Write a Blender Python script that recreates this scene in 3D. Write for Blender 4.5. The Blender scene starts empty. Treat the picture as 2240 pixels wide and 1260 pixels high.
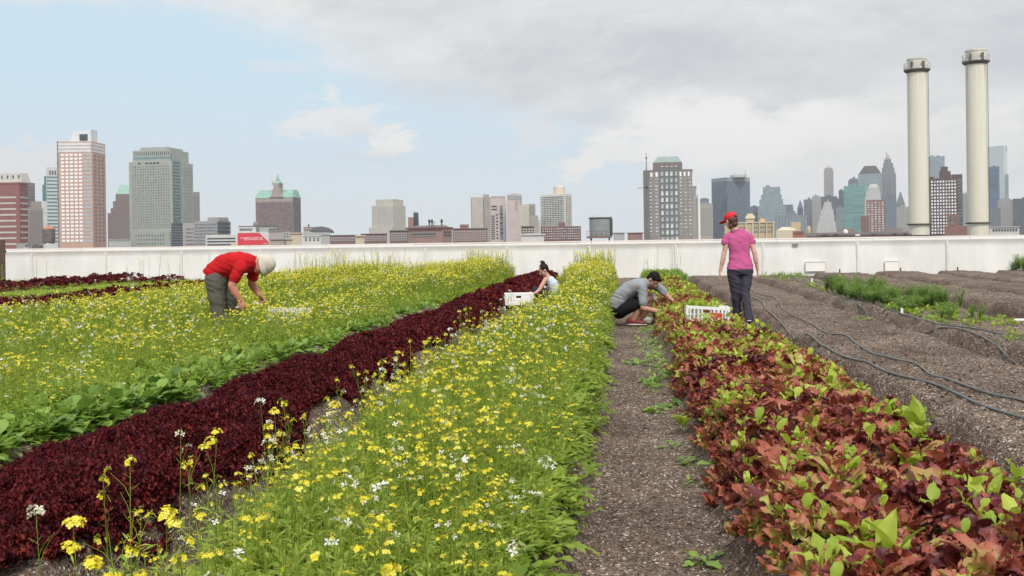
import bpy, bmesh, math, random
import numpy as np
from mathutils import Vector, Matrix

# ------------------------------------------------------------------ camera, sky, sun, exposure
random.seed(7); RNG = np.random.default_rng(11)
C = bpy.context.scene.collection
SC = bpy.context.scene
R = math.radians
YAW, PITCH, ROLL, FPX, CAMZ = R(6.65), 0.0, R(0.8), 2100.0, 1.25
HY = 528                                  # level camera with a lowered film plane: the horizon sits above mid-picture
CITY = -38.0
_f = Vector((-math.sin(YAW)*math.cos(PITCH), math.cos(YAW)*math.cos(PITCH), -math.sin(PITCH)))
_r0 = Vector((math.cos(YAW), math.sin(YAW), 0.0)); _u0 = _r0.cross(_f)
_r = _r0*math.cos(ROLL) - _u0*math.sin(ROLL); _u = _u0*math.cos(ROLL) + _r0*math.sin(ROLL)
FH = Vector((-math.sin(YAW), math.cos(YAW), 0.0))
cd = bpy.data.cameras.new('camera'); cam = bpy.data.objects.new('camera', cd); C.objects.link(cam)
cam.matrix_world = Matrix(((_r.x, _u.x, -_f.x, 0), (_r.y, _u.y, -_f.y, 0), (_r.z, _u.z, -_f.z, CAMZ), (0, 0, 0, 1)))
cd.sensor_width = 36; cd.lens = FPX/2240*36; cd.shift_y = (HY-630)/2240; cd.clip_start = 0.05; cd.clip_end = 30000
SC.camera = cam

SUN_AZ, SUN_EL = R(165), R(50)          # azimuth clockwise from +Y
SUN_STRENGTH, SUN_ANGLE = 2.7, R(13)
SC.view_settings.view_transform = 'Standard'; SC.view_settings.look = 'None'
SC.view_settings.gamma = 1; SC.view_settings.exposure = 0.1
sl = bpy.data.lights.new('sun', 'SUN'); sl.energy = SUN_STRENGTH; sl.angle = SUN_ANGLE; sl.color = (1, 0.965, 0.91)
so = bpy.data.objects.new('sun', sl); C.objects.link(so); so.location = (-20, -20, 60)
_sd = Vector((math.sin(SUN_AZ)*math.cos(SUN_EL), math.cos(SUN_AZ)*math.cos(SUN_EL), math.sin(SUN_EL)))
so.rotation_euler = _sd.to_track_quat('Z', 'Y').to_euler()

def ray(px, py):
    return _f + _r*((px-1120)/FPX) + _u*((HY-py)/FPX)
def at(px, py, d):                       # point whose horizontal depth along the view is d
    q = ray(px, py); return Vector((0, 0, CAMZ)) + q*(d/q.dot(FH))
def on(px, py, z):                       # where the line of sight meets height z
    q = ray(px, py); return Vector((0, 0, CAMZ)) + q*((z-CAMZ)/q.z)

class NT:
    """tiny node expression helper"""
    def __init__(s, nt): s.nt = nt
    def n(s, t, **k):
        o = s.nt.nodes.new(t)
        for a, b in k.items(): setattr(o, a, b)
        return o
    def link(s, a, b): s.nt.links.new(a, b)
    def m(s, op, a, b=0.0, c=None, clamp=False):
        o = s.nt.nodes.new('ShaderNodeMath'); o.operation = op; o.use_clamp = clamp
        for i, v in enumerate((a, b, c)):
            if v is None: continue
            if isinstance(v, (int, float)): o.inputs[i].default_value = v
            else: s.link(v, o.inputs[i])
        return o.outputs[0]
    def ss(s, x, a, b):
        o = s.nt.nodes.new('ShaderNodeMapRange'); o.interpolation_type = 'SMOOTHSTEP'
        s.link(x, o.inputs[0]); o.inputs[1].default_value = a; o.inputs[2].default_value = b
        return o.outputs[0]
    def mix(s, f, a, b, mode='MIX'):
        o = s.nt.nodes.new('ShaderNodeMix'); o.data_type = 'RGBA'; o.blend_type = mode
        for sock, v in ((o.inputs[0], f), (o.inputs[6], a), (o.inputs[7], b)):
            if isinstance(v, (int, float)): sock.default_value = v
            elif isinstance(v, tuple): sock.default_value = (*v, 1) if len(v) == 3 else v
            else: s.link(v, sock)
        return o.outputs[2]
    def noise(s, vec, scale, detail=3, rough=0.5, dist=0.0):
        o = s.nt.nodes.new('ShaderNodeTexNoise'); o.inputs['Scale'].default_value = scale
        o.inputs['Detail'].default_value = detail; o.inputs['Roughness'].default_value = rough
        o.inputs['Distortion'].default_value = dist
        if vec is not None: s.link(vec, o.inputs['Vector'])
        return o.outputs['Fac']
    def ramp(s, f, stops, interp='LINEAR'):
        o = s.nt.nodes.new('ShaderNodeValToRGB'); o.color_ramp.interpolation = interp
        e = o.color_ramp.elements
        while len(e) < len(stops): e.new(0.5)
        for i, (p, c) in enumerate(stops):
            e[i].position = p; e[i].color = (*c, 1) if isinstance(c, tuple) else (c, c, c, 1)
        s.link(f, o.inputs[0]); return o.outputs[0]

def make_world():
    w = bpy.data.worlds.new('World'); SC.world = w; w.use_nodes = True
    nt = w.node_tree; nt.nodes.clear(); N = NT(nt)
    out = N.n('ShaderNodeOutputWorld'); bg = N.n('ShaderNodeBackground'); N.link(bg.outputs[0], out.inputs[0])
    bg.inputs['Strength'].default_value = 0.1
    sky = N.n('ShaderNodeTexSky', sky_type='NISHITA', sun_disc=False, sun_elevation=SUN_EL, sun_rotation=SUN_AZ)
    sky.dust_density = 2.0
    tc = N.n('ShaderNodeTexCoord'); gen = tc.outputs['Generated']
    sep = N.n('ShaderNodeSeparateXYZ'); N.link(gen, sep.inputs[0]); X, Y, Z = sep.outputs
    az = N.m('ADD', N.m('ARCTAN2', X, Y), float(YAW)); el = N.m('ARCSINE', Z)
    # cloud-plane coordinates: streets of cloud flatten towards the horizon
    zz = N.m('ADD', N.m('MAXIMUM', Z, 0.0), 0.12)
    cv = N.n('ShaderNodeCombineXYZ'); N.link(N.m('DIVIDE', X, zz), cv.inputs[0]); N.link(N.m('DIVIDE', Y, zz), cv.inputs[1])
    big = N.noise(cv.outputs[0], 0.9, 5, 0.55, 0.3)
    av = N.n('ShaderNodeCombineXYZ'); N.link(az, av.inputs[0]); N.link(N.m('MULTIPLY', el, 2.2), av.inputs[1])
    fine = N.noise(av.outputs[0], 9, 6, 0.6, 0.15)
    soft = N.noise(av.outputs[0], 3.5, 4, 0.5, 0.4)
    nz = N.m('SUBTRACT', fine, 0.5); sz = N.m('SUBTRACT', soft, 0.5)
    puff = N.m('SUBTRACT', N.noise(av.outputs[0], 24, 7, 0.62, 0.4), 0.5)
    def P(px, py): return (math.atan((px-1120)/FPX), (528-py)/FPX)
    # milky blue between the clouds, from the physical sky thinned by haze
    blue = N.mix(N.ss(el, 0.0, 0.2), (7.4, 8.1, 8.6), (5.75, 7.6, 8.9))
    blue = N.mix(0.93, sky.outputs[0], blue)
    # the grey deck: its lower edge slopes down to the right
    u = N.m('MULTIPLY_ADD', az, 1/1.1, 0.5)
    def U(px): return math.atan((px-1120)/FPX)/1.1+0.5
    edge = N.ramp(u, [(0.0, 0.50), (U(0), 0.47), (U(420), 0.455), (U(620), 0.41), (U(900), 0.30), (U(1250), 0.235), (U(1500), 0.20), (U(1750), 0.10), (U(2200), 0.05)])
    dk = N.m('SUBTRACT', el, N.m('MULTIPLY', edge, 0.5))
    dk = N.m('ADD', dk, N.m('ADD', N.m('MULTIPLY', nz, 0.07), N.m('MULTIPLY', sz, 0.10)))
    deck = N.ss(dk, -0.03, 0.035)
    dcol = N.ramp(N.m('ADD', N.m('MULTIPLY', big, 0.6), N.m('MULTIPLY', fine, 0.4)), [(0.34, (5.6, 5.9, 6.2)), (0.5, (7.0, 7.15, 7.25)), (0.64, (8.4, 8.35, 8.3))])
    def blob(px, py, rx, ry, namp=1.0, edge_=(0.0, 0.5), bottom=0.0):
        a0, e0 = P(px, py)
        dx = N.m('DIVIDE', N.m('SUBTRACT', az, a0), rx/FPX); dy = N.m('DIVIDE', N.m('SUBTRACT', el, e0), ry/FPX)
        rr = N.m('SQRT', N.m('ADD', N.m('MULTIPLY', dx, dx), N.m('MULTIPLY', dy, dy)))
        v = N.m('ADD', N.m('SUBTRACT', 1.0, rr), N.m('ADD', N.m('MULTIPLY', N.m('ADD', nz, sz), namp), N.m('MULTIPLY', puff, namp*(2.6 if rx < 160 else 0.8))))
        return N.ss(v, *edge_)
    dcol = N.mix(N.m('MULTIPLY', blob(1560, 130, 620, 120, 1.5, (0.0, 0.9)), 0.8), dcol, (5.2, 5.5, 5.9))
    dcol = N.mix(N.m('MULTIPLY', blob(2230, 190, 200, 110, 1.2, (0.0, 0.9)), 0.8), dcol, (5.4, 5.7, 6.1))
    dcol = N.mix(N.m('MULTIPLY', blob(900, 205, 380, 55, 1.5, (0.0, 0.9)), 0.55), dcol, (6.0, 6.2, 6.5))
    col = N.mix(deck, blue, dcol)
    for (x, y, rx, ry, ed, st, c) in (
            (1820, 350, 600, 150, (-0.1, 0.7), 0.9, (8.0, 7.95, 7.9)), (1560, 300, 260, 95, (-0.1, 0.55), 0.95, (8.8, 8.7, 8.6)), (1800, 290, 200, 60, (-0.1, 0.7), 0.7, (8.8, 8.7, 8.6)), (2160, 290, 160, 50, (-0.1, 0.7), 0.6, (8.6, 8.5, 8.4)),
            (1360, 332, 95, 46, (-0.2, 0.5), 0.9, (8.6, 8.5, 8.4)), (1285, 366, 66, 28, (-0.2, 0.45), 0.95, (8.6, 8.5, 8.4)),
            (745, 268, 115, 52, (-0.15, 0.55), 0.9, (8.1, 8.15, 8.25)), (790, 290, 80, 36, (-0.1, 0.8), 0.6, (7.0, 7.2, 7.5)), (850, 316, 75, 32, (-0.2, 0.45), 0.95, (8.6, 8.5, 8.4)),
            (820, 345, 110, 30, (-0.1, 0.9), 0.4, (6.3, 6.7, 7.2)), (1178, 298, 75, 42, (-0.2, 0.6), 0.7, (7.6, 7.7, 7.85)), (1290, 262, 130, 30, (0.0, 0.6), 0.45, (6.0, 6.35, 6.75)),
            (60, 372, 130, 40, (-0.2, 0.5), 0.8, (8.0, 7.9, 7.9)), (610, 152, 150, 18, (0.0, 0.8), 0.45, (7.3, 7.6, 7.9)),
            (150, 10, 480, 60, (0.0, 0.7), 0.6, (7.9, 7.9, 7.9))):
        col = N.mix(N.m('MULTIPLY', blob(x, y, rx, ry, 1.35, ed), st), col, c)
    # overcast brightens towards the zenith and behind the camera, where the sun stands
    up = N.ss(el, 0.32, 1.1)
    col = N.mix(up, col, N.mix(big, (8.5, 9.0, 9.6), (14.5, 14.3, 14.0)))
    hz = N.ss(el, 0.10, -0.01)
    col = N.mix(N.m('MULTIPLY', hz, 0.4), col, (7.7, 8.0, 8.3))
    N.link(col, bg.inputs['Color'])
make_world()

# ------------------------------------------------------------------ helpers
def tag(o, label=None, cat=None, group=None, kind=None):
    if label: o['label'] = label
    if cat: o['category'] = cat
    if group: o['group'] = group
    if kind: o['kind'] = kind
    return o
def empty(name, loc=(0, 0, 0), rz=0.0, label=None, cat=None, group=None):
    o = bpy.data.objects.new(name, None); C.objects.link(o); o.location = loc; o.rotation_euler = (0, 0, rz)
    o.empty_display_size = 0.1
    return tag(o, label, cat, group)
def link(name, me, parent=None):
    o = bpy.data.objects.new(name, me); C.objects.link(o)
    if parent: o.parent = parent
    return o

class MB:
    def __init__(s): s.v = []; s.f = []
    def add(s, vs, fs):
        b = len(s.v); s.v += [tuple(p) for p in vs]; s.f += [tuple(b+i for i in f) for f in fs]; return s
    def box(s, x0, x1, y0, y1, z0, z1):
        return s.add([(x0, y0, z0), (x1, y0, z0), (x1, y1, z0), (x0, y1, z0), (x0, y0, z1), (x1, y0, z1), (x1, y1, z1), (x0, y1, z1)],
                     [(3, 2, 1, 0), (4, 5, 6, 7), (0, 1, 5, 4), (1, 2, 6, 5), (2, 3, 7, 6), (3, 0, 4, 7)])
    def hull(s, a, b):                     # two quads (rings) joined
        n = len(a)
        return s.add(list(a)+list(b), [tuple(range(n-1, -1, -1)), tuple(range(n, 2*n))]+[(i, (i+1) % n, n+(i+1) % n, n+i) for i in range(n)])
    def frustum(s, x0, x1, y0, y1, z0, z1, kx, ky):
        cx, cy = (x0+x1)/2, (y0+y1)/2; hx, hy = (x1-x0)/2*kx, (y1-y0)/2*ky
        return s.hull([(x0, y0, z0), (x1, y0, z0), (x1, y1, z0), (x0, y1, z0)],
                      [(cx-hx, cy-hy, z1), (cx+hx, cy-hy, z1), (cx+hx, cy+hy, z1), (cx-hx, cy+hy, z1)])
    def lathe(s, prof, n=24, c=(0, 0, 0)):
        vs = []; fs = []
        for r, z in prof:
            for i in range(n):
                a = 2*math.pi*i/n; vs.append((c[0]+r*math.cos(a), c[1]+r*math.sin(a), c[2]+z))
        for k in range(len(prof)-1):
            for i in range(n):
                j = (i+1) % n; fs.append((k*n+i, k*n+j, (k+1)*n+j, (k+1)*n+i))
        fs.append(tuple(range(n-1, -1, -1))); m = (len(prof)-1)*n; fs.append(tuple(range(m, m+n)))
        return s.add(vs, fs)
    def tube(s, pts, rad, n=8):
        pts = [Vector(p) for p in pts]; vs = []; fs = []
        rad = rad if hasattr(rad, '__len__') else [rad]*len(pts)
        for i, p in enumerate(pts):
            t = (pts[min(i+1, len(pts)-1)]-pts[max(i-1, 0)]).normalized()
            a = t.cross(Vector((0, 0, 1)) if abs(t.z) < 0.9 else Vector((1, 0, 0))).normalized(); b = t.cross(a)
            for k in range(n):
                q = 2*math.pi*k/n; vs.append(p+(a*math.cos(q)+b*math.sin(q))*rad[i])
        for i in range(len(pts)-1):
            for k in range(n):
                j = (k+1) % n; fs.append((i*n+k, i*n+j, (i+1)*n+j, (i+1)*n+k))
        fs.append(tuple(range(n-1, -1, -1))); m = (len(pts)-1)*n; fs.append(tuple(range(m, m+n)))
        return s.add(vs, fs)
    def mesh(s, name, mat=None, smooth=False):
        me = bpy.data.meshes.new(name); me.from_pydata(s.v, [], s.f); me.update()
        bm = bmesh.new(); bm.from_mesh(me); bmesh.ops.recalc_face_normals(bm, faces=bm.faces); bm.to_mesh(me); bm.free()
        if mat: me.materials.append(mat)
        if smooth:
            me.polygons.foreach_set('use_smooth', [True]*len(me.polygons))
            try: me.set_sharp_from_angle(angle=R(40))
            except Exception: pass
        return me
    def build(s, name, mat, parent=None, smooth=False):
        return link(name, s.mesh(name, mat, smooth), parent)

# ------------------------------------------------------------------ materials
def newmat(name):
    m = bpy.data.materials.new(name); m.use_nodes = True; nt = m.node_tree
    b = nt.nodes['Principled BSDF']; return m, NT(nt), b, nt.nodes['Material Output']
def plain(name, col, rough=0.7, var=0.12, scale=3.0, bump=0.0, metal=0.0, bscale=None, spec=0.5):
    m, N, b, o = newmat(name)
    tc = N.n('ShaderNodeTexCoord'); f = N.noise(tc.outputs['Object'], scale, 5, 0.6)
    c2 = tuple(min(1, c*(1+var*1.6)) for c in col); c1 = tuple(c*(1-var*1.6) for c in col)
    N.link(N.ramp(f, [(0.25, c1), (0.75, c2)]), b.inputs['Base Color'])
    b.inputs['Roughness'].default_value = rough; b.inputs['Metallic'].default_value = metal
    b.inputs['Specular IOR Level'].default_value = spec
    if bump:
        bn = N.n('ShaderNodeBump'); bn.inputs['Strength'].default_value = 1.0; bn.inputs['Distance'].default_value = bump
        N.link(N.noise(tc.outputs['Object'], bscale or scale*6, 5, 0.6), bn.inputs['Height']); N.link(bn.outputs[0], b.inputs['Normal'])
    return m
def leafmat(name, stops, trans=0.3, rough=0.5, spec=0.4, vein=0.0, tgain=1.25):
    """colour follows a per-leaf attribute; part of the light passes through the blade"""
    m, N, b, o = newmat(name)
    at_ = N.n('ShaderNodeAttribute', attribute_name='tint'); tc = N.n('ShaderNodeTexCoord')
    f = N.m('ADD', at_.outputs['Fac'], N.m('MULTIPLY', N.m('SUBTRACT', N.noise(tc.outputs['Object'], 28, 3, 0.6), 0.5), 0.35))
    col = N.ramp(f, stops); N.link(col, b.inputs['Base Color'])
    b.inputs['Roughness'].default_value = rough; b.inputs['Specular IOR Level'].default_value = spec
    if trans:
        t = N.n('ShaderNodeBsdfTranslucent'); N.link(N.mix(1.0, col, (tgain, tgain, tgain*0.8), 'MULTIPLY'), t.inputs[0])
        mx = N.n('ShaderNodeMixShader'); mx.inputs[0].default_value = trans
        N.link(b.outputs[0], mx.inputs[1]); N.link(t.outputs[0], mx.inputs[2]); N.link(mx.outputs[0], o.inputs[0])
    if vein:
        bn = N.n('ShaderNodeBump'); bn.inputs['Distance'].default_value = vein
        N.link(N.noise(tc.outputs['Object'], 60, 4, 0.65), bn.inputs['Height']); N.link(bn.outputs[0], b.inputs['Normal'])
    return m
def facade(name, wall, glass, sx, sz, wf, hf, rough=0.6, vary=0.5):
    """distant facade too fine to show single windows: regular dark openings in a wall"""
    m, N, b, o = newmat(name)
    tc = N.n('ShaderNodeTexCoord'); sp = N.n('ShaderNodeSeparateXYZ'); N.link(tc.outputs['Object'], sp.inputs[0])
    u = N.m('DIVIDE', N.m('ADD', sp.outputs[0], sp.outputs[1]), sx); w = N.m('DIVIDE', sp.outputs[2], sz)
    a = N.m('LESS_THAN', N.m('FRACT', u), wf); c = N.m('LESS_THAN', N.m('FRACT', w), hf)
    geo = N.n('ShaderNodeNewGeometry'); gs = N.n('ShaderNodeSeparateXYZ'); N.link(geo.outputs['Normal'], gs.inputs[0])
    side = N.m('LESS_THAN', N.m('ABSOLUTE', gs.outputs[2]), 0.5)
    k = N.m('MULTIPLY', N.m('MULTIPLY', a, c), side)
    cb = N.n('ShaderNodeCombineXYZ'); N.link(N.m('FLOOR', u), cb.inputs[0]); N.link(N.m('FLOOR', w), cb.inputs[1])
    wn = N.n('ShaderNodeTexWhiteNoise'); N.link(cb.outputs[0], wn.inputs[0])
    g = N.mix(N.m('MULTIPLY', wn.outputs[0], vary), glass, tuple(min(1, x*2.6+0.05) for x in glass))
    wl = N.mix(N.noise(tc.outputs['Object'], 0.05, 5, 0.6), tuple(x*0.88 for x in wall), tuple(min(1, x*1.12) for x in wall))
    N.link(N.mix(k, wl, g), b.inputs['Base Color'])
    N.link(N.m('MULTIPLY_ADD', k, 0.2-rough, rough), b.inputs['Roughness'])
    return m

def hsh(ix, iy, s):
    n = (ix.astype(np.int64)*374761393 + iy.astype(np.int64)*668265263 + s*982451653) & 0xffffffff
    n = ((n ^ (n >> 13))*1274126177) & 0xffffffff
    return ((n ^ (n >> 16)) & 0xffff)/65535.0
def vnoise(x, y, s=0):
    ix = np.floor(x); iy = np.floor(y); fx = x-ix; fy = y-iy; fx = fx*fx*(3-2*fx); fy = fy*fy*(3-2*fy)
    a = hsh(ix, iy, s); b = hsh(ix+1, iy, s); c = hsh(ix, iy+1, s); d = hsh(ix+1, iy+1, s)
    return (a*(1-fx)+b*fx)*(1-fy)+(c*(1-fx)+d*fx)*fy - 0.5
def sstep(x, a, b):
    t = np.clip((x-a)/(b-a), 0, 1); return t*t*(3-2*t)

def rawmesh(name, v, q, mats, mi=None, tint=None, smooth=True):
    me = bpy.data.meshes.new(name); n = len(q)
    me.vertices.add(len(v)); me.vertices.foreach_set('co', np.asarray(v, np.float32).ravel())
    me.loops.add(n*4); me.loops.foreach_set('vertex_index', np.asarray(q, np.int32).ravel())
    me.polygons.add(n); me.polygons.foreach_set('loop_start', np.arange(0, n*4, 4, dtype=np.int32))
    if mi is not None: me.polygons.foreach_set('material_index', np.asarray(mi, np.int32))
    if smooth: me.polygons.foreach_set('use_smooth', np.ones(n, bool))
    for m in mats: me.materials.append(m)
    if tint is not None:
        a = me.attributes.new('tint', 'FLOAT', 'POINT'); a.data.foreach_set('value', np.asarray(tint, np.float32))
    me.update(calc_edges=True); me.validate()
    return me

# ------------------------------------------------------------------ ground and beds
BEDS = [(-1.35, -0.25), (-2.72, -1.9), (-4.2, -3.08), (-5.7, -4.6), (-7.3, -6.2), (-8.9, -7.8), (-10.5, -9.4), (-12.25, -11.15),
        (-13.8, -12.7), (-15.35, -14.25), (-16.9, -15.8), (-18.45, -17.35), (-20.0, -18.9), (-21.55, -20.45), (-23.1, -22.0),
        (0.5, 1.50), (1.86, 3.14), (3.56, 4.76), (5.2, 6.3), (6.78, 7.88), (8.36, 9.46), (9.94, 11.04), (11.52, 12.62), (13.1, 14.2)]
BED_END = 27.6; BH = 0.21
def gz(x, y):
    x = np.asarray(x, float); y = np.asarray(y, float); z = np.zeros(np.broadcast(x, y).shape)
    wob = vnoise(x*0.7, y*1.3, 3)*0.10 + vnoise(x*3, y*4.5, 4)*0.09
    for a, b in BEDS:
        d = np.minimum(x-a, b-x)+0.06+wob
        z = np.maximum(z, (BH+0.07*(a > 5))*sstep(d, -0.08, 0.12))
    z = z*sstep(BED_END+wob*3-y, 0, 0.35)
    sh = np.clip(4*(z/BH)*(1-z/BH), 0, 1)
    z = z + vnoise(x*1.1, y*1.1, 5)*0.035 + vnoise(x*4, y*4, 6)*0.024 + vnoise(x*10, y*10, 7)*(0.016+0.03*sh) + vnoise(x*26, y*26, 8)*(0.010+0.010*sh)
    return z
def build_ground():
    xs = np.unique(np.concatenate([np.arange(-26, -3.4, 0.09), np.arange(-3.4, 5.2, 0.028), np.arange(5.2, 17.01, 0.07)]))
    ys = [-3.0]
    while ys[-1] < 33.2: ys.append(ys[-1]+max(0.028, 0.0045*max(0, ys[-1])))
    ys = np.array(ys); XX, YY = np.meshgrid(xs, ys); ZZ = gz(XX, YY)
    v = np.stack([XX, YY, ZZ], -1).reshape(-1, 3); nx = len(xs)
    i = (np.arange(len(ys)-1)[:, None]*nx + np.arange(nx-1)[None]).ravel()
    q = np.stack([i, i+1, i+nx+1, i+nx], 1)
    m, N, b, o = newmat('soil_mat')
    tc = N.n('ShaderNodeTexCoord'); ob = tc.outputs['Object']
    vo = N.n('ShaderNodeTexVoronoi'); vo.inputs['Scale'].default_value = 95; N.link(ob, vo.inputs['Vector'])
    vs = N.n('ShaderNodeSeparateColor'); N.link(vo.outputs['Color'], vs.inputs[0])
    v2 = N.n('ShaderNodeTexVoronoi'); v2.inputs['Scale'].default_value = 42; N.link(ob, v2.inputs['Vector'])
    v2s = N.n('ShaderNodeSeparateColor'); N.link(v2.outputs['Color'], v2s.inputs[0])
    col = N.ramp(vs.outputs[0], [(0.0, (0.060, 0.047, 0.038)), (0.3, (0.14, 0.105, 0.085)), (0.55, (0.20, 0.175, 0.155)), (0.72, (0.27, 0.175, 0.12)), (0.86, (0.34, 0.30, 0.27)), (1.0, (0.21, 0.22, 0.225))], 'CONSTANT')
    col = N.mix(0.35, col, N.ramp(v2s.outputs[1], [(0, (0.09, 0.075, 0.065)), (0.5, (0.19, 0.15, 0.125)), (1, (0.30, 0.27, 0.25))]))
    col = N.mix(N.m('GREATER_THAN', vs.outputs[1], 0.945), col, (0.62, 0.60, 0.57))
    lg = N.ramp(N.noise(ob, 1.3, 5, 0.65), [(0.3, (0.58, 0.50, 0.44)), (0.66, (1.18, 1.09, 1.00))])
    col = N.mix(1.0, col, lg, 'MULTIPLY'); N.link(col, b.inputs['Base Color'])
    b.inputs['Roughness'].default_value = 0.9; b.inputs['Specular IOR Level'].default_value = 0.15
    bn = N.n('ShaderNodeBump'); bn.inputs['Distance'].default_value = 0.012
    N.link(N.m('ADD', vo.outputs['Distance'], N.noise(ob, 60, 4, 0.7)), bn.inputs['Height']); N.link(bn.outputs[0], b.inputs['Normal'])
    g = link('ground', rawmesh('ground', v, q, [m])); tag(g, kind='structure')
build_ground()
# ------------------------------------------------------------------ plants: small templates replicated with numpy
def T(v, q, mi=0, t=0.0):
    v = np.asarray(v, float); q = np.asarray(q, int)
    return [v, q, np.full(len(q), mi), np.full(len(v), float(t))]
def joinT(ts):
    vs, qs, ms, tt = [], [], [], []; b = 0
    for v, q, m, t in ts:
        vs.append(v); qs.append(q+b); ms.append(m); tt.append(t); b += len(v)
    return [np.concatenate(vs), np.concatenate(qs), np.concatenate(ms), np.concatenate(tt)]
def rotz(v, a):
    c, s = math.cos(a), math.sin(a); return v @ np.array([[c, s, 0], [-s, c, 0], [0, 0, 1]])
def move(t, a=0.0, off=(0, 0, 0), s=1.0):
    return [rotz(t[0]*s, a)+np.array(off), t[1], t[2], t[3]]
def leafT(L, W, a0, a1, nu=5, nv=4, shape='oval', fold=0.25, ruffle=0.0, mi=0, tint=0.0, rng=RNG, pet=0.12, grad=0.0):
    """blade growing along +x from angle a0 (radians above horizontal) to a1 at its tip"""
    t = np.linspace(0, 1, nu+1); ang = a0+(a1-a0)*t; ds = L/nu
    r = np.concatenate([[0], np.cumsum(np.cos((ang[1:]+ang[:-1])/2)*ds)]); z = np.concatenate([[0], np.cumsum(np.sin((ang[1:]+ang[:-1])/2)*ds)])
    tt = np.clip((t-pet)/(1-pet), 0, 1)
    if shape == 'oval': w = np.sin(np.pi*tt**0.85)**0.65
    elif shape == 'obov': w = np.sin(np.pi*tt**1.5)**0.7
    elif shape == 'lance': w = np.sin(np.pi*tt**0.7)
    elif shape == 'fan': w = tt**0.6*np.sqrt(np.clip(1-tt**5, 0, 1))
    else: w = np.sin(np.pi*tt**0.9)**0.7*(0.55+0.45*(np.arange(nu+1) % 2))
    w = w*W/2; w[0] = max(w[0], W*0.04); w = np.maximum(w, W*0.03)
    s = np.linspace(-1, 1, nv+1); S, _ = np.meshgrid(s, t)
    nx, nz = -np.sin(ang), np.cos(ang)
    h = fold*np.abs(S)*w[:, None]
    if ruffle:
        ph = rng.uniform(0, 6.28, 2)
        h = h + ruffle*np.abs(S)**1.5*(np.sin(t[:, None]*11+ph[0]+S*1.5)+0.6*np.sin(t[:, None]*19+ph[1]-S*2))*np.minimum(1, tt*4)[:, None]
    v = np.stack([r[:, None]+nx[:, None]*h, S*w[:, None], z[:, None]+nz[:, None]*h], -1).reshape(-1, 3)
    k = nv+1; i = (np.arange(nu)[:, None]*k+np.arange(nv)[None]).ravel()
    o = T(v, np.stack([i, i+1, i+k+1, i+k], 1), mi, tint)
    o[3] = o[3]+grad*(0.45-np.repeat(t, nv+1))-abs(grad)*0.25*(1-np.abs(np.tile(s, nu+1)))*0
    return o
def stemT(pts, r0, r1, mi=0, tint=0.0, n=3):
    pts = np.asarray(pts, float); m = len(pts); a = np.arange(n)*2*np.pi/n
    rr = np.linspace(r0, r1, m)
    v = np.stack([pts[:, None, 0]+rr[:, None]*np.cos(a), pts[:, None, 1]+rr[:, None]*np.sin(a), np.repeat(pts[:, None, 2], n, 1)], -1).reshape(-1, 3)
    q = [(i*n+k, i*n+(k+1) % n, (i+1)*n+(k+1) % n, (i+1)*n+k) for i in range(m-1) for k in range(n)]
    return T(v, q, mi, tint)
def bend(h, lean, az, m=4, base=(0, 0, 0)):
    t = np.linspace(0, 1, m); d = lean*t**1.7
    return np.stack([base[0]+d*math.cos(az), base[1]+d*math.sin(az), base[2]+h*t], -1)
def flowerT(c, rad, up, mi, tint, rng, narrow=0.75, cup=0.25):
    """four petals around c"""
    up = np.asarray(up, float); up /= np.linalg.norm(up)
    a = np.cross(up, [0.3, 0.5, 0.8]); a /= np.linalg.norm(a); b = np.cross(up, a); c = np.asarray(c, float)
    v = []; q = []; p0 = rng.uniform(0, 1.57)
    for k in range(4):
        w = p0+k*math.pi/2; d = a*math.cos(w)+b*math.sin(w); e = b*math.cos(w)-a*math.sin(w)
        n = len(v)
        v += [c, c+d*rad*0.62+e*rad*narrow*0.5+up*rad*cup*0.6, c+d*rad+up*rad*cup*rng.uniform(0.2, 1.3), c+d*rad*0.62-e*rad*narrow*0.5+up*rad*cup*0.6]
        q.append((n, n+1, n+2, n+3))
    return T(v, q, mi, tint)
def budT(c, r, mi, tint):
    c = np.asarray(c, float); v = [c+np.array(p)*r for p in ((1, 0, 0), (0, 1, 0), (-1, 0, 0), (0, -1, 0), (0, 0, 1.3), (0, 0, -1.3))]
    return T(v, [(4, 0, 1, 1), (4, 1, 2, 2), (4, 2, 3, 3), (4, 3, 0, 0)][:0]+[(4, 0, 5, 1), (4, 2, 5, 3), (4, 1, 5, 2), (4, 3, 5, 0)], mi, tint)
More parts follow.
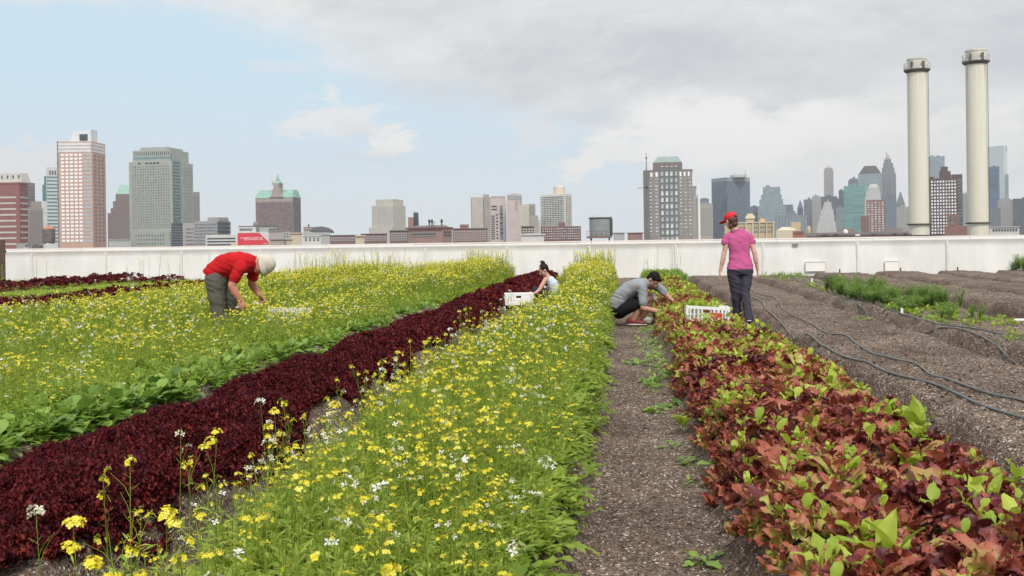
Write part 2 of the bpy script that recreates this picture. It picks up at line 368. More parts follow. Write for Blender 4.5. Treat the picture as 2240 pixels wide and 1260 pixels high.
# material slots of a flowering mix: 0 green, 1 yellow petal, 2 white petal
def mustardT(h, lod, rng, flower=1, ids=False):
    az = rng.uniform(0, 6.28); ln = rng.uniform(0.0, 0.12)*h*1.3; tn = rng.uniform(0.3, 0.75)
    m = 5 if lod == 0 else 3; sp = bend(h, ln, az, m); P = []
    thick = 1.0 if lod == 0 else (1.5 if lod == 1 else 2.3)
    P.append(stemT(sp, 0.0019*thick, 0.0010*thick, 0, tn))
    tips = [sp[-1]]
    for k in range((rng.integers(1, 4) if lod == 0 else 1)):
        t0 = rng.uniform(0.5, 0.85); b = sp[0]*(1-t0)+sp[-1]*t0; hh = h*rng.uniform(0.12, 0.3)*(1.15-t0+0.4)
        pts = bend(hh, rng.uniform(0.02, 0.06), rng.uniform(0, 6.28), 3, b); P.append(stemT(pts, 0.0011*thick, 0.0008*thick, 0, tn+0.05)); tips.append(pts[-1])
    nl = {0: rng.integers(4, 8), 1: 4, 2: 3}[lod]
    for k in range(nl):
        t0 = rng.uniform(0.0, 0.75); b = sp[0]*(1-t0)+sp[-1]*t0
        l = leafT(rng.uniform(0.04, 0.10)*(1.2-0.8*t0), rng.uniform(0.006, 0.018)*(1 if lod == 0 else 1.3), rng.uniform(0.4, 1.2), rng.uniform(-0.5, 0.7), 5 if lod == 0 else 2, 2 if lod == 0 else 1,
                  'lobed' if lod == 0 else 'lance', 0.3, 0, 0, rng.uniform(0.25, 0.8), rng, 0.2)
        P.append(move(l, rng.uniform(0, 6.28), b))
    if flower:
        for j, tp in enumerate(tips):
            if j and rng.random() < 0.35: continue
            white = flower == 2; n0 = len(P)
            if lod == 2:
                n = 3; 
                for k in range(n): P.append(flowerT(tp+rng.normal(0, 0.012, 3)*[1, 1, 0.9], rng.uniform(0.008, 0.012), rng.normal(0, 0.5, 3)+[0, 0, 1], 2 if white else 1, rng.random(), rng, 1.1)[:])
                continue
            if white: n = rng.integers(2, 6) if lod == 0 else 3
            else: n = rng.integers(4, 12) if lod == 0 else 5
            if j: n = max(2, n//2)
            R0 = 0.0125 if not white else 0.02
            if n > 9: R0 = 0.017
            if ids: n = int(n*(1.0 if white else 2.0))+(3 if white else 10); R0 *= 1.4 if white else 1.6
            for k in range(n):
                d = rng.normal(0, 1, 3); d[2] = abs(d[2])*0.9; d /= np.linalg.norm(d)
                c = tp+d*R0*rng.uniform(0.6, 1.15)-np.array([0, 0, 0.006])
                P.append(flowerT(c, (rng.uniform(0.011, 0.015) if white else rng.uniform(0.0058, 0.0082)*(1 if lod == 0 else 1.2))*(1.3 if ids and not white else 1), d+[0, 0, 0.25], 2 if white else 1, rng.random(), rng, 0.62 if white else 0.95, 0.35))
            if lod == 0:
                for k in range(5): P.append(budT(tp+np.array([rng.normal(0, 0.005), rng.normal(0, 0.005), 0.006+rng.uniform(0, 0.006)]), 0.0028, 0 if rng.random() < .6 else 1, 0.8))
                for k in range(rng.integers(0, 6)):       # seed pods and spent flowers under the head
                    z = tp-np.array([0, 0, rng.uniform(0.015, 0.09)]); a = rng.uniform(0, 6.28); e = z+np.array([math.cos(a)*0.02, math.sin(a)*0.02, 0.012])
                    P.append(stemT([z, e], 0.0007, 0.0009, 0, 0.8))
            if ids:
                for p_ in P[n0:]: p_[2] = np.where(p_[2] > 0, p_[2]+10*(j+1), 0)
    return joinT(P)
def rosetteT(n, L, W, e0, e1, rng, shape='oval', nu=5, nv=4, fold=0.25, ruffle=0.0, mi=0, t0=0.2, t1=0.8, spread=0.02, pet=0.12, grad=0.0):
    P = []
    for k in range(n):
        s = rng.uniform(0.65, 1.1); u = k/max(1, n-1); el = e0+(e1-e0)*u+rng.normal(0, 0.12)
        P.append(move(leafT(L*s, W*s*rng.uniform(0.85, 1.15), el, el-rng.uniform(0.4, 1.1), nu, nv, shape, fold, ruffle, mi, rng.uniform(t0, t1), rng, pet, grad),
                      k*2.4+rng.uniform(-0.3, 0.3), (rng.normal(0, spread), rng.normal(0, spread), 0)))
    return joinT(P)
def scatter(temps, x, y, s, zoff=0.0, tilt=0.12, tj=0.12, rng=RNG, sz=None, z=None):
    """replicate templates at points; returns merged arrays"""
    n = len(x); z = gz(x, y)+zoff if z is None else z; pick = rng.integers(0, len(temps), n); out = []
    for k, (v, q, m, t) in enumerate(temps):
        idx = np.nonzero(pick == k)[0]; c = len(idx)
        if not c: continue
        a = rng.uniform(0, 6.28, c); ta = rng.uniform(0, 6.28, c); tl = rng.normal(0, tilt, c)
        ca, sa = np.cos(a), np.sin(a); s_ = s[idx]; zs = s_ if sz is None else sz[idx]
        vx = (v[None, :, 0]*ca[:, None]-v[None, :, 1]*sa[:, None])*s_[:, None]; vy = (v[None, :, 0]*sa[:, None]+v[None, :, 1]*ca[:, None])*s_[:, None]; vz = v[None, :, 2]*zs[:, None]
        vx = vx+vz*(np.cos(ta)*tl)[:, None]; vy = vy+vz*(np.sin(ta)*tl)[:, None]
        V = np.stack([vx+x[idx][:, None], vy+y[idx][:, None], vz+z[idx][:, None]], -1).reshape(-1, 3)
        Q = (q[None]+(np.arange(c)*len(v))[:, None, None]).reshape(-1, 4)
        out.append([V, Q, np.tile(m, c), (t[None]+rng.normal(0, tj, c)[:, None]).ravel()])
    return out
def build_plants(name, parts, mats, **tags):
    v, q, m, t = joinT(parts); o = link(name, rawmesh(name, v, q, mats, m, t)); tag(o, **tags); return o
def visible(x, y, mg=1.2):
    return (x > -0.70*y-mg) & (x < 0.40*y+mg+0.6)
def rnd_pts(x0, x1, y0, y1, dens, rng=RNG, wob=0.1):
    n = int((x1-x0)*(y1-y0)*dens); x = rng.uniform(x0, x1, n); y = rng.uniform(y0, y1, n)
    x = x+wob*vnoise(y*1.7, y*0+x0, 9)*2; k = visible(x, y); return x[k], y[k]

GREEN = leafmat('mustard_green', [(0.0, (0.17, 0.26, 0.035)), (0.5, (0.33, 0.43, 0.065)), (1.0, (0.50, 0.57, 0.12))], 0.45, 0.55, 0.3)
BROADG = leafmat('broad_leaf_green', [(0.0, (0.10, 0.19, 0.03)), (0.5, (0.20, 0.33, 0.055)), (1.0, (0.34, 0.48, 0.10))], 0.38, 0.45, 0.45)
YEL = leafmat('yellow_petal', [(0.0, (0.74, 0.62, 0.04)), (0.5, (0.86, 0.76, 0.07)), (1.0, (0.90, 0.84, 0.20))], 0.35, 0.6, 0.2, tgain=1.1)
WHT = leafmat('cream_petal', [(0.0, (0.72, 0.68, 0.50)), (0.5, (0.84, 0.82, 0.72)), (1.0, (0.86, 0.86, 0.82))], 0.3, 0.6, 0.2, tgain=1.0)
DRED = leafmat('dark_red_frill', [(0.0, (0.050, 0.006, 0.011)), (0.45, (0.090, 0.008, 0.013)), (0.8, (0.14, 0.013, 0.016)), (1.0, (0.22, 0.032, 0.022))], 0.25, 0.6, 0.22)
LRED = leafmat('lettuce_red', [(0.0, (0.085, 0.014, 0.018)), (0.22, (0.20, 0.036, 0.030)), (0.42, (0.36, 0.090, 0.058)), (0.58, (0.44, 0.16, 0.09)), (0.74, (0.38, 0.25, 0.08)), (1.0, (0.42, 0.48, 0.10))], 0.25, 0.42, 0.45, 0.003, tgain=1.15)
LIME = leafmat('lettuce_lime', [(0.0, (0.20, 0.31, 0.03)), (0.5, (0.36, 0.46, 0.05)), (1.0, (0.52, 0.60, 0.10))], 0.4, 0.45, 0.4, 0.003, tgain=1.15)
FERN = leafmat('herb_green', [(0.0, (0.12, 0.21, 0.05)), (0.5, (0.21, 0.33, 0.08)), (1.0, (0.34, 0.44, 0.11))], 0.4, 0.6, 0.3)
MIX = [GREEN, YEL, WHT]

rg = np.random.default_rng(5)
mus = {l: [mustardT(rg.uniform(0.85, 1.1)*0.36, l, rg, 1) for _ in range(9)] for l in (0, 1, 2)}
aru = {l: [mustardT(rg.uniform(0.8, 1.05)*0.36, l, rg, 2) for _ in range(6)] for l in (0, 1, 2)}
bar = {l: [mustardT(rg.uniform(0.7, 0.95)*0.36, l, rg, 0) for _ in range(7)] for l in (0, 1, 2)}
basal = {0: [rosetteT(9, 0.16, 0.022, 1.45, 0.7, rg, 'lobed', 9, 2, 0.3, 0.002) for _ in range(6)],
         1: [rosetteT(6, 0.17, 0.032, 1.45, 0.5, rg, 'lobed', 3, 2, 0.3) for _ in range(5)],
         2: [rosetteT(5, 0.18, 0.05, 1.4, 0.6, rg, 'lance', 2, 1, 0.3) for _ in range(4)]}
def thin(x, y, amt, seed, sc=1.5):
    """patchy stands: drop plants where a slow noise is low"""
    k = (vnoise(x*sc, y*sc, seed)+0.5+vnoise(x*sc*2.7, y*sc*2.7, seed+1)*0.5) > amt*RNG.random(len(x)); return x[k], y[k]
def flower_strip(x0, x1, y0, y1, lod, dm, da, db, dl, hs, seed):
    out = []
    for temps, dens, pt in ((mus[lod], dm*0.55, 1.1), (aru[lod], da, 1.1), (bar[lod], db, 0.3), (basal[lod], dl, 0.2)):
        if not dens: continue
        x, y = rnd_pts(x0, x1, y0, y1, dens); x, y = thin(x, y, pt, seed)
        mid = 1-np.abs((x-(x0+x1)/2)/((x1-x0)/2))**4*0.45 if x1-x0 < 2 else np.ones(len(x))
        far = 1+0.40*sstep(y, 13, 25)
        lowl = 1-0.35*sstep(-x, 7.6, 8.8)
        dip = lowl*(1-0.55*sstep(-1.02-x, 0, 0.1)*(x > -1.6)*sstep(y, 12.5, 13.5)*(1-sstep(y, 18.4, 19.5))); mid = mid*dip
        s = RNG.uniform(0.78, 1.15, len(x))*mid*(1+0.25*vnoise(x*0.9, y*0.9, seed+5))
        big = RNG.random(len(x)) < 0.05; s = s*np.where(big, 1.25, 1)
        out += scatter(temps, x, y, np.full(len(x), 1.0)*(0.9+0.2*s), 0, 0.13, 0.13, sz=s*hs*far)
    return out
# centre bed
P = []
P += flower_strip(-1.42, -0.30, 1.5, 7.0, 0, 360, 26, 520, 90, 0.95, 21)
P += flower_strip(-1.40, -0.27, 7.0, 13.5, 1, 330, 42, 330, 170, 0.95, 21)
P += flower_strip(-1.38, -0.22, 13.5, 27.4, 2, 420, 40, 230, 120, 1.0, 21)
x = RNG.uniform(-0.44, -0.21, 900); y = RNG.uniform(1.6, 14, 900); x = x+0.06*vnoise(y*2.3, y*0, 40)*2   # lobed leaves hang over the path edge
rim = [rosetteT(6, 0.15, 0.062, 0.9, 0.1, rg, 'lobed', 9, 2, 0.25, 0.006) for _ in range(6)]
rq = scatter(rim, x, y, RNG.uniform(0.45, 0.95, 900), 0.02, 0.3)
for p_ in rq: p_[3] = p_[3]-0.28
P += rq
P += scatter(rim, x-0.98, y, RNG.uniform(0.5, 0.85, 900), 0.0, 0.3)
x = RNG.uniform(-1.78, -1.36, 75); y = RNG.uniform(2.7, 13, 75)
P += scatter(mus[0][:6]+aru[0][:3], x, y, RNG.uniform(1.0, 1.25, 75), 0.0, 0.16, 0.15, sz=RNG.uniform(0.9, 1.55, 75))
x = RNG.uniform(-1.75, -1.38, 90); y = RNG.uniform(2.6, 12, 90); P += scatter(basal[0], x, y, RNG.uniform(0.6, 1.0, 90), 0.0, 0.2, 0.1)
build_plants('flowering_greens', P, MIX, label='dense centre bed of knee-high yellow and white flowering greens left of the gravel path', cat='flower bed', kind='stuff')
# left field: beds so overgrown that they read as one
P = []
P += flower_strip(-4.75, -3.40, 3.2, 9.0, 0, 260, 22, 270, 200, 0.92, 31)
P += flower_strip(-3.45, -3.1, 4.0, 12.0, 0, 70, 8, 110, 120, 0.8, 31)
P += flower_strip(-9.0, -4.75, 6.0, 13.0, 1, 270, 26, 200, 150, 0.95, 31)
P += flower_strip(-4.75, -3.22, 9.0, 16.0, 1, 320, 24, 240, 190, 0.95, 31)
P += flower_strip(-8.9, -4.75, 13.0, 27.4, 2, 270, 18, 110, 70, 0.95, 31)
P += flower_strip(-4.75, -3.05, 16.0, 27.4, 2, 340, 18, 180, 120, 1.05, 31)
P += flower_strip(-12.1, -10.7, 15.5, 27.2, 2, 12, 6, 60, 120, 0.5, 33)
P += flower_strip(-15.4, -12.6, 19, 27.2, 2, 10, 4, 40, 90, 0.45, 33)
P += flower_strip(-23.0, -15.4, 22, 27.2, 2, 4, 2, 30, 70, 0.5, 33)
build_plants('flowering_greens', P, MIX, label='wide left field of yellow flowering mustard greens around the man in red', cat='flower field', kind='stuff')
# broad leaves along the near edge of the left field
P = []
br0 = [rosetteT(9, 0.19, 0.10, 1.25, 0.1, rg, 'obov', 6, 4, 0.18, 0.008, pet=0.25) for _ in range(8)]
n = 1150; y = 3.4+RNG.random(n)**2.1*16; x = -3.28+RNG.uniform(-0.5, 0.34, n)+0.15*vnoise(y*1.1, y*0, 44)*2
P += scatter(br0, x, y, RNG.uniform(0.75, 1.3, n)*(0.7-0.2*sstep(y, 7, 12)), 0.03, 0.2, 0.16)
build_plants('broad_leaf_greens', P, [BROADG], label='low broad-leaved green rosettes edging the left field beside the dark red row', cat='leafy greens', kind='stuff')

# dark red frilly rows
def frillT(n, L, rng, nu, nv):
    return rosetteT(n, L, L*(0.95 if nu < 4 else 0.5), 1.45, 0.1, rng, 'fan' if nu < 4 else 'lobed', nu, nv, 0.35, L*0.24, 0, 0.1, 0.85, 0.012, 0.1)
fr = {0: [frillT(11, 0.036, rg, 5, 2) for _ in range(8)], 1: [frillT(8, 0.045, rg, 2, 3) for _ in range(6)], 2: [frillT(6, 0.075, rg, 2, 2) for _ in range(5)]}
def dark_row(x0, x1, y0, y1, lod, dens, hs=1.0):
    out = []; x, y = rnd_pts(x0, x1, y0, y1, dens, wob=0.12); k = vnoise(x*5, y*5, 66)+0.5 > 0.22*RNG.random(len(x)); x, y = x[k], y[k]
    c = 1-np.abs((x-(x0+x1)/2)/((x1-x0)/2))**3
    zo = 0.0+0.10*c+0.10*vnoise(x*4.2, y*4.2, 61)+RNG.uniform(-0.03, 0.02, len(x))
    return scatter(fr[lod], x, y, RNG.uniform(0.75, 1.2, len(x)), zo*hs, 0.35, 0.2)
P = dark_row(-2.74, -1.88, 2.2, 8.5, 0, 2500)+dark_row(-2.74, -1.88, 8.5, 15, 1, 1300)+dark_row(-2.74, -1.88, 15, 27.4, 2, 560, 1.2)
build_plants('dark_red_lettuce', P, [DRED], label='long row of low frilly dark burgundy lettuce between the two flower areas', cat='lettuce row', kind='stuff')
P = dark_row(-10.35, -9.5, 12.5, 27.2, 2, 230, 1.4)
build_plants('dark_red_lettuce', P, [DRED], label='distant dark red lettuce row at left behind the flower field', cat='lettuce row', kind='stuff')
P = dark_row(-15.5, -14.1, 19, 27.3, 2, 120, 1.7)+dark_row(-13.7, -12.9, 24.5, 27.3, 2, 60, 1.2)
build_plants('dark_red_lettuce', P, [DRED], label='farthest dark red lettuce row nearest the left part of the white wall', cat='lettuce row', kind='stuff')

# mixed lettuce bed on the right
def lettT(n, L, W, rng, nu, nv, shape='oval', ruf=0.007):
    return rosetteT(n, L, W, 1.62, 0.75, rng, shape, nu, nv, 0.38, ruf*1.5, 0, 0.15, 0.8, 0.020, 0.06, 0.55)
le0 = [lettT(9, 0.15, 0.068, rg, 8, 6, s_, r_) for s_, r_ in (('oval', .005), ('obov', .008), ('obov', .005), ('lance', .005), ('oval', .009), ('obov', .010), ('fan', .010), ('fan', .008))]
le1 = [lettT(6, 0.13, 0.08, rg, 4, 4, s_, .008) for s_ in ('oval', 'obov', 'obov', 'fan', 'lance')]
def lettuce_pts(y0, y1, dens):
    x, y = rnd_pts(0.42, 1.50, y0, y1, dens, wob=0.07); x = 0.42+(x-0.42)*(1-0.17*sstep(y, 7, 12))
    cr = on(1545, 700, 0.26); k = ~((np.abs(x-cr.x) < 0.27) & (y > cr.y-0.75) & (y < cr.y+0.2)); x, y = x[k], y[k]; c = 1-np.abs((x-0.96)/0.58)**3
    return x, y, c
def patch(x, y): return vnoise(x*1.6, y*1.6, 71)*0.5+vnoise(x*4, y*4, 72)*0.35
P = []
for (a, b, dens, tm) in ((1.4, 9, 215, le0), (9, 27.4, 200, le1)):
    x, y, c = lettuce_pts(a, b, dens); s = RNG.uniform(0.45, 0.9, len(x))*(0.8+0.25*c)*(1-0.15*sstep(y, 8, 12))
    pt = patch(x, y)+0.03+0.10*sstep(y, 6, 12)
    for lo, hi, dt in ((-9, -0.12, -0.14), (-0.12, 0.10, 0.06), (0.10, 9, 0.33)):
        k = (pt >= lo) & (pt < hi)
        part = scatter(tm, x[k], y[k], s[k], 0.0+0.05*c[k]+0.10*vnoise(x[k]*2.2, y[k]*2.2, 73), 0.22, 0.12)
        for p_ in part: p_[3] = p_[3]+dt
        P += part
build_plants('mixed_lettuce', P, [LRED], label='crowded bed of red and bronze leaf lettuce right of the gravel path', cat='lettuce bed', kind='stuff')
P = []
li0 = [rosetteT(int(rg.integers(2, 6)), 0.125, 0.05+0.02*k/5, 1.5, 0.8, rg, ('oval', 'obov', 'lance', 'obov', 'fan', 'oval')[k], 8, 5, 0.22, 0.009, 0, 0.1, 0.9, 0.01) for k in range(6)]
for (a, b, dens) in ((1.5, 9, 24), (9, 27.4, 21)):
    x, y, c = lettuce_pts(a, b, dens); P += scatter(li0, x, y, RNG.uniform(0.4, 0.85, len(x))*(1 if b < 10 else 1.1), 0.075+0.05*c, 0.25, 0.15)
build_plants('lime_lettuce', P, [LIME], label='scattered small lime-green lettuce leaves among the red lettuce', cat='lettuce leaves', kind='stuff')
P = []
x = RNG.uniform(0.5, 1.6, 240); y = RNG.uniform(24, 27.5, 240)
P += scatter(basal[1], x, y, RNG.uniform(0.9, 1.5, 240), 0.08, 0.2)
build_plants('green_lettuce', P, [BROADG], label='green leafy mound at the far end of the lettuce bed by the wall', cat='leafy greens', kind='stuff')

# single plants one can point to
def plant(name, temp, mats, x, y, s, label, cat, group=None, zoff=0.0, rz=None, partname=None, tint=0.0):
    v, q, m, t = temp; z = float(gz(x, y))+zoff
    o = empty(name, (x, y, z), random.uniform(0, 6.28) if rz is None else rz, label, cat, group)
    for k in sorted(set(m.tolist())):
        kk = m == k; used = np.unique(q[kk]); rem = np.full(len(v), -1); rem[used] = np.arange(len(used))
        nm = (partname or {}).get(k % 10, 'leaves'); link(nm, rawmesh(nm, v[used]*s, rem[q[kk]], [mats[k % 10]], None, t[used]+tint), o)
    return o
PN = {0: 'stem', 1: 'flower_cluster', 2: 'flower_cluster'}
def tall(px, py_top, py_base, label, kind, seed, lean=0.1):
    g = np.random.default_rng(seed); b = on(px, py_base, 0.2)
    tz = (at(px, py_top, b.dot(FH))).z; zb = float(gz(b.x, b.y)); h = tz-zb
    t = mustardT(h, 0, g, kind, True)
    return plant('flowering_mustard' if kind == 1 else 'flowering_arugula', t, MIX, b.x, b.y, 1.0, label, 'flower stalk', partname=PN, rz=seed)
for a in ((462, 945, 1115, 'tallest yellow mustard stalk standing in front of the dark red row at left', 1, 101),
          (178, 1150, 1420, 'yellow mustard stalk at the bottom left corner before the dark red row', 1, 102),
          (98, 1120, 1440, 'cream-flowered stalk at the very bottom left corner', 2, 103),
          (585, 880, 1030, 'white-flowered stalk over the dark red row, left of a yellow one', 2, 104),
          (612, 905, 1040, 'yellow stalk just right of the tall white-flowered one', 1, 105),
          (366, 1125, 1300, 'bushy yellow flower head on the soil strip near bottom left', 1, 106),
          (742, 885, 1000, 'yellow stalk rising against the dark red row left of the crowded flowers', 1, 107),
          (855, 770, 870, 'thin pale stalk in front of the middle of the dark red row', 1, 108),
          (803, 885, 985, 'yellow stalk at the left margin of the centre bed', 1, 109),
          (940, 750, 838, 'slim stalk against the dark red row, halfway to the wall', 1, 110),
          (985, 720, 800, 'small white-topped stalk near the far half of the dark red row', 2, 111),
          (1000, 1000, 1150, 'large white arugula flowers in the middle of the centre bed', 2, 112),
          (1190, 1010, 1165, 'cream and yellow flower stalk near the path edge of the centre bed', 2, 113),
          (1130, 1200, 1440, 'white arugula stalk at the bottom edge of the centre bed', 2, 114),
          (835, 1245, 1500, 'big yellow flower head at the bottom edge left of centre', 1, 115),
          (245, 1225, 1480, 'low yellow flower head at the bottom edge over the soil strip', 1, 116)):
    tall(*a)
rl = np.random.default_rng(77)
def romaine(n, L, W, shape='lance', r=0.006, lo=0.95): return rosetteT(n, L, W, 1.52, lo, rl, shape, 9, 6, 0.3, r, 0, 0.15, 0.85, 0.012)
for (px, py, n, L, W, sh, lab) in (
        (2005, 940, 7, .20, .065, 'lance', 'pointed bright green romaine standing up at the bare-soil side of the lettuce bed'),
        (1945, 1250, 7, .19, .07, 'lance', 'bright green pointed lettuce at the bottom edge of the lettuce bed'),
        (1890, 1200, 5, .13, .06, 'obov', 'lime-green lettuce left of the pointed one at the bottom edge'),
        (2165, 1110, 5, .17, .06, 'lance', 'lime-green pointed lettuce leaves near the right edge, below the rounded one'),
        (2215, 1060, 4, .15, .10, 'oval', 'pale rounded lime lettuce leaf at the right edge of the picture'),
        (1985, 1030, 6, .14, .06, 'obov', 'frilly lime lettuce in the middle of the near lettuce bed'),
        (1770, 925, 4, .12, .06, 'obov', 'small lime lettuce behind the big bronze head'),
        (1620, 885, 6, .13, .09, 'obov', 'curled lime-yellow lettuce on the path side, right of the rough green leaf'),
        (1490, 850, 5, .13, .09, 'obov', 'round lime lettuce at the path edge halfway along'),
        (1780, 1020, 4, .11, .06, 'oval', 'two-leaved lime lettuce right of the bronze head'),
        (2060, 1060, 5, .12, .07, 'obov', 'lime lettuce cluster between the frilly one and the right edge'),
        (1850, 1070, 5, .13, .08, 'fan', 'ruffled lime-yellow lettuce left of the frilly middle one'),
        (1705, 870, 5, .12, .07, 'obov', 'lime-green lettuce near the middle of the bed, farther off')):
    p = on(px, py+20, 0.24)
    plant('green_lettuce', romaine(n, L, W, sh, 0.004 if sh == 'lance' else 0.012), [LIME], p.x, p.y, 1.0, lab, 'lettuce', zoff=0.05, partname={0: 'leaves'})
for (px, py, n, L, W, sh, tn, lab) in (
        (1715, 1110, 9, .15, .085, 'oval', -0.35, 'large dark maroon lettuce head leaning over the path at the bed corner'),
        (1700, 1010, 9, .17, .08, 'obov', 0.28, 'tall olive-bronze lettuce head on the path side of the bed'),
        (1650, 1040, 7, .14, .07, 'oval', 0.10, 'reddish bronze lettuce head spilling left over the soil'),
        (1800, 1090, 8, .16, .06, 'lance', -0.30, 'dark purple pointed lettuce head in the near bed'),
        (2150, 1040, 6, .15, .07, 'lance', -0.2, 'dark red upright lettuce head at right beside the pale rounded leaf')):
    p = on(px, py+35, 0.22)
    plant('red_lettuce', rosetteT(n, L, W, 1.45, 0.35, rl, sh, 8, 6, 0.25, 0.009, 0, 0.15, 0.6, 0.02), [LRED], p.x, p.y, 1.0, lab, 'lettuce', zoff=0.02, partname={0: 'leaves'}, tint=tn)
for (px, py, s, n, sh, lab) in (
        (1580, 1005, 1.25, 6, 'lobed', 'rough blue-green lobed plant sprawling from the lettuce bed onto the path'),
        (1475, 940, .75, 5, 'obov', 'small green seedling on the path, upper of a pair'), (1490, 972, .8, 6, 'lobed', 'small lobed seedling on the path, lower of a pair'),
        (1550, 1160, .9, 7, 'lobed', 'lone feathery green weed low on the gravel path'), (1435, 860, 1.1, 6, 'lobed', 'flat green weed at the path edge beside the lettuce, farther up'),
        (1415, 805, 1.3, 8, 'lobed', 'green and bronze weed clump leaning on the path below the kneeling man'), (1400, 765, 1.4, 9, 'lobed', 'spreading green weed clump on the path just below the kneeling man'),
        (1670, 738, 1.1, 8, 'lobed', 'green weed on the furrow right of the lettuce bed, below the walking woman'),
        (1505, 1003, .5, 5, 'lobed', 'tiny weed on the path between seedlings and lettuce'), (1885, 712, 1.0, 8, 'lobed', 'small weed on the shoulder of the herb bed')):
    p = on(px, py+8, 0.1 if py > 760 else 0.12)
    plant('weed', rosetteT(n, 0.13, 0.06, 0.8, 0.05, rl, sh, 9, 2, 0.2, 0.006, 0, 0.1, 0.8, 0.03), [BROADG], p.x, p.y, s, lab, 'weed', zoff=0.0, partname={0: 'leaves'})

# herbs on the second bare bed
def herbT(h, rng, n=20):
    P = []
    for k in range(n):
        a = rng.uniform(0, 6.28); ln = rng.uniform(0.05, 0.35)*h; hh = h*rng.uniform(0.6, 1.0); sp = bend(hh, ln, a, 3); P.append(stemT(sp, 0.003, 0.0015, 0, 0.5))
        for j in range(15):
            t0 = rng.uniform(0.1, 1); b = sp[0]*(1-t0)+sp[-1]*t0
            P.append(move(leafT(rng.uniform(0.05, 0.09), 0.009, rng.uniform(-0.2, 1.3), rng.uniform(-0.6, 0.9), 2, 1, 'lance', 0.2, 0, 0, rng.uniform(0.1, 0.8), rng), rng.uniform(0, 6.28), b))
    return joinT(P)
hb = [herbT(0.36, rg) for _ in range(5)]
P = []; n = 95; y = RNG.uniform(13.4, 18.8, n); x = 4.12+RNG.uniform(-0.38, 0.40, n)
P += scatter(hb, x, y, RNG.uniform(0.8, 1.15, n), 0, 0.2, 0.15, sz=(0.45+0.45*sstep(y, 14, 17))*RNG.uniform(0.6, 1.15, n))
x2 = RNG.uniform(4.3, 4.7, 16); y2 = RNG.uniform(14.0, 15.6, 16); P += scatter(hb, x2, y2, np.full(16, 0.85), 0, 0.2, 0.1)
x2 = RNG.uniform(3.8, 4.3, 5); y2 = RNG.uniform(12.1, 12.7, 5); P += scatter(hb, x2, y2, np.full(5, 0.6), 0, 0.3, 0.1)
build_plants('feathery_herbs', P, [FERN], label='clump of feathery dark green herbs growing on the second bare bed', cat='herbs', kind='stuff')
P = []; n = 75; y = RNG.uniform(11.6, 14.6, n); x = 4.05+RNG.uniform(-0.4, 0.42, n)
P += scatter(li0, x, y, RNG.uniform(0.6, 1.0, n), 0.0, 0.3, 0.2)
n = 90; y = RNG.uniform(6.0, 12.2, n); x = 3.95+RNG.uniform(-0.25, 0.5, n); P += scatter(li0, x, y, RNG.uniform(0.35, 0.7, n), 0.0, 0.3, 0.2)
n = 40; y = RNG.uniform(18.5, 26, n); x = 3.95+RNG.uniform(-0.35, 0.5, n); P += scatter(li0, x, y, RNG.uniform(0.5, 0.9, n), 0.0, 0.3, 0.2)
build_plants('seedlings', P, [leafmat('seedling_green', [(0.0, (0.14, 0.26, 0.035)), (0.5, (0.26, 0.40, 0.05)), (1.0, (0.42, 0.50, 0.08))], 0.4, 0.5, 0.3)], label='sparse light green seedlings along the drip line of the second bare bed', cat='seedlings', kind='stuff')
P = []; n = 60; y = 6.8+RNG.random(n)*9; x = 0.40-RNG.random(n)**2*0.22
wd = [rosetteT(6, 0.13, 0.05, 0.8, 0.05, rg, 'lobed', 9, 2, 0.2, 0.006) for _ in range(4)]
P += scatter(wd, x, y, RNG.uniform(0.5, 1.1, n), 0.0, 0.25, 0.2); build_plants('weeds', P, [BROADG], label='low green weeds lining the lettuce side of the gravel path below the squatting man', cat='weeds', kind='stuff')
P = []; n = 45; y = RNG.uniform(25.5, 27.4, n); x = RNG.uniform(3.6, 5.0, n); P += scatter(basal[1], x, y, RNG.uniform(0.8, 1.2, n), 0.0, 0.2, 0.1)
build_plants('low_greens', P, [FERN], label='low green growth at the far end of the second bare bed by the wall', cat='leafy greens', kind='stuff')
P = []; n = 34; x = 10.85+RNG.normal(0, 0.3, n); y = 27.3+RNG.normal(0, 0.3, n); P += scatter(hb, x, y, RNG.uniform(0.9, 1.4, n), 0.0, 0.25, 0.12)
b_ = build_plants('green_bush', P, [FERN], label='rounded dark green bush before the wall at the right edge', cat='bush')
# loose stalks growing at the far ends of the beds against the wall
P = []
x = np.concatenate([RNG.uniform(-4.4, -3.1, 110), RNG.uniform(-1.3, -0.25, 120), RNG.uniform(-9, -6, 130), RNG.uniform(-14, -10, 14), RNG.uniform(0.5, 1.5, 10), RNG.uniform(-22, -15, 8)])
y = RNG.uniform(24.5, 27.3, len(x)); P += scatter(mus[2], x, y, np.full(len(x), 1.2), 0.0, 0.12, 0.2, sz=RNG.uniform(1.5, 2.35, len(x)))
build_plants('tall_flower_stalks', P, MIX, label='thin taller flower stalks at the far bed ends against the white wall', cat='flower stalks', kind='stuff')
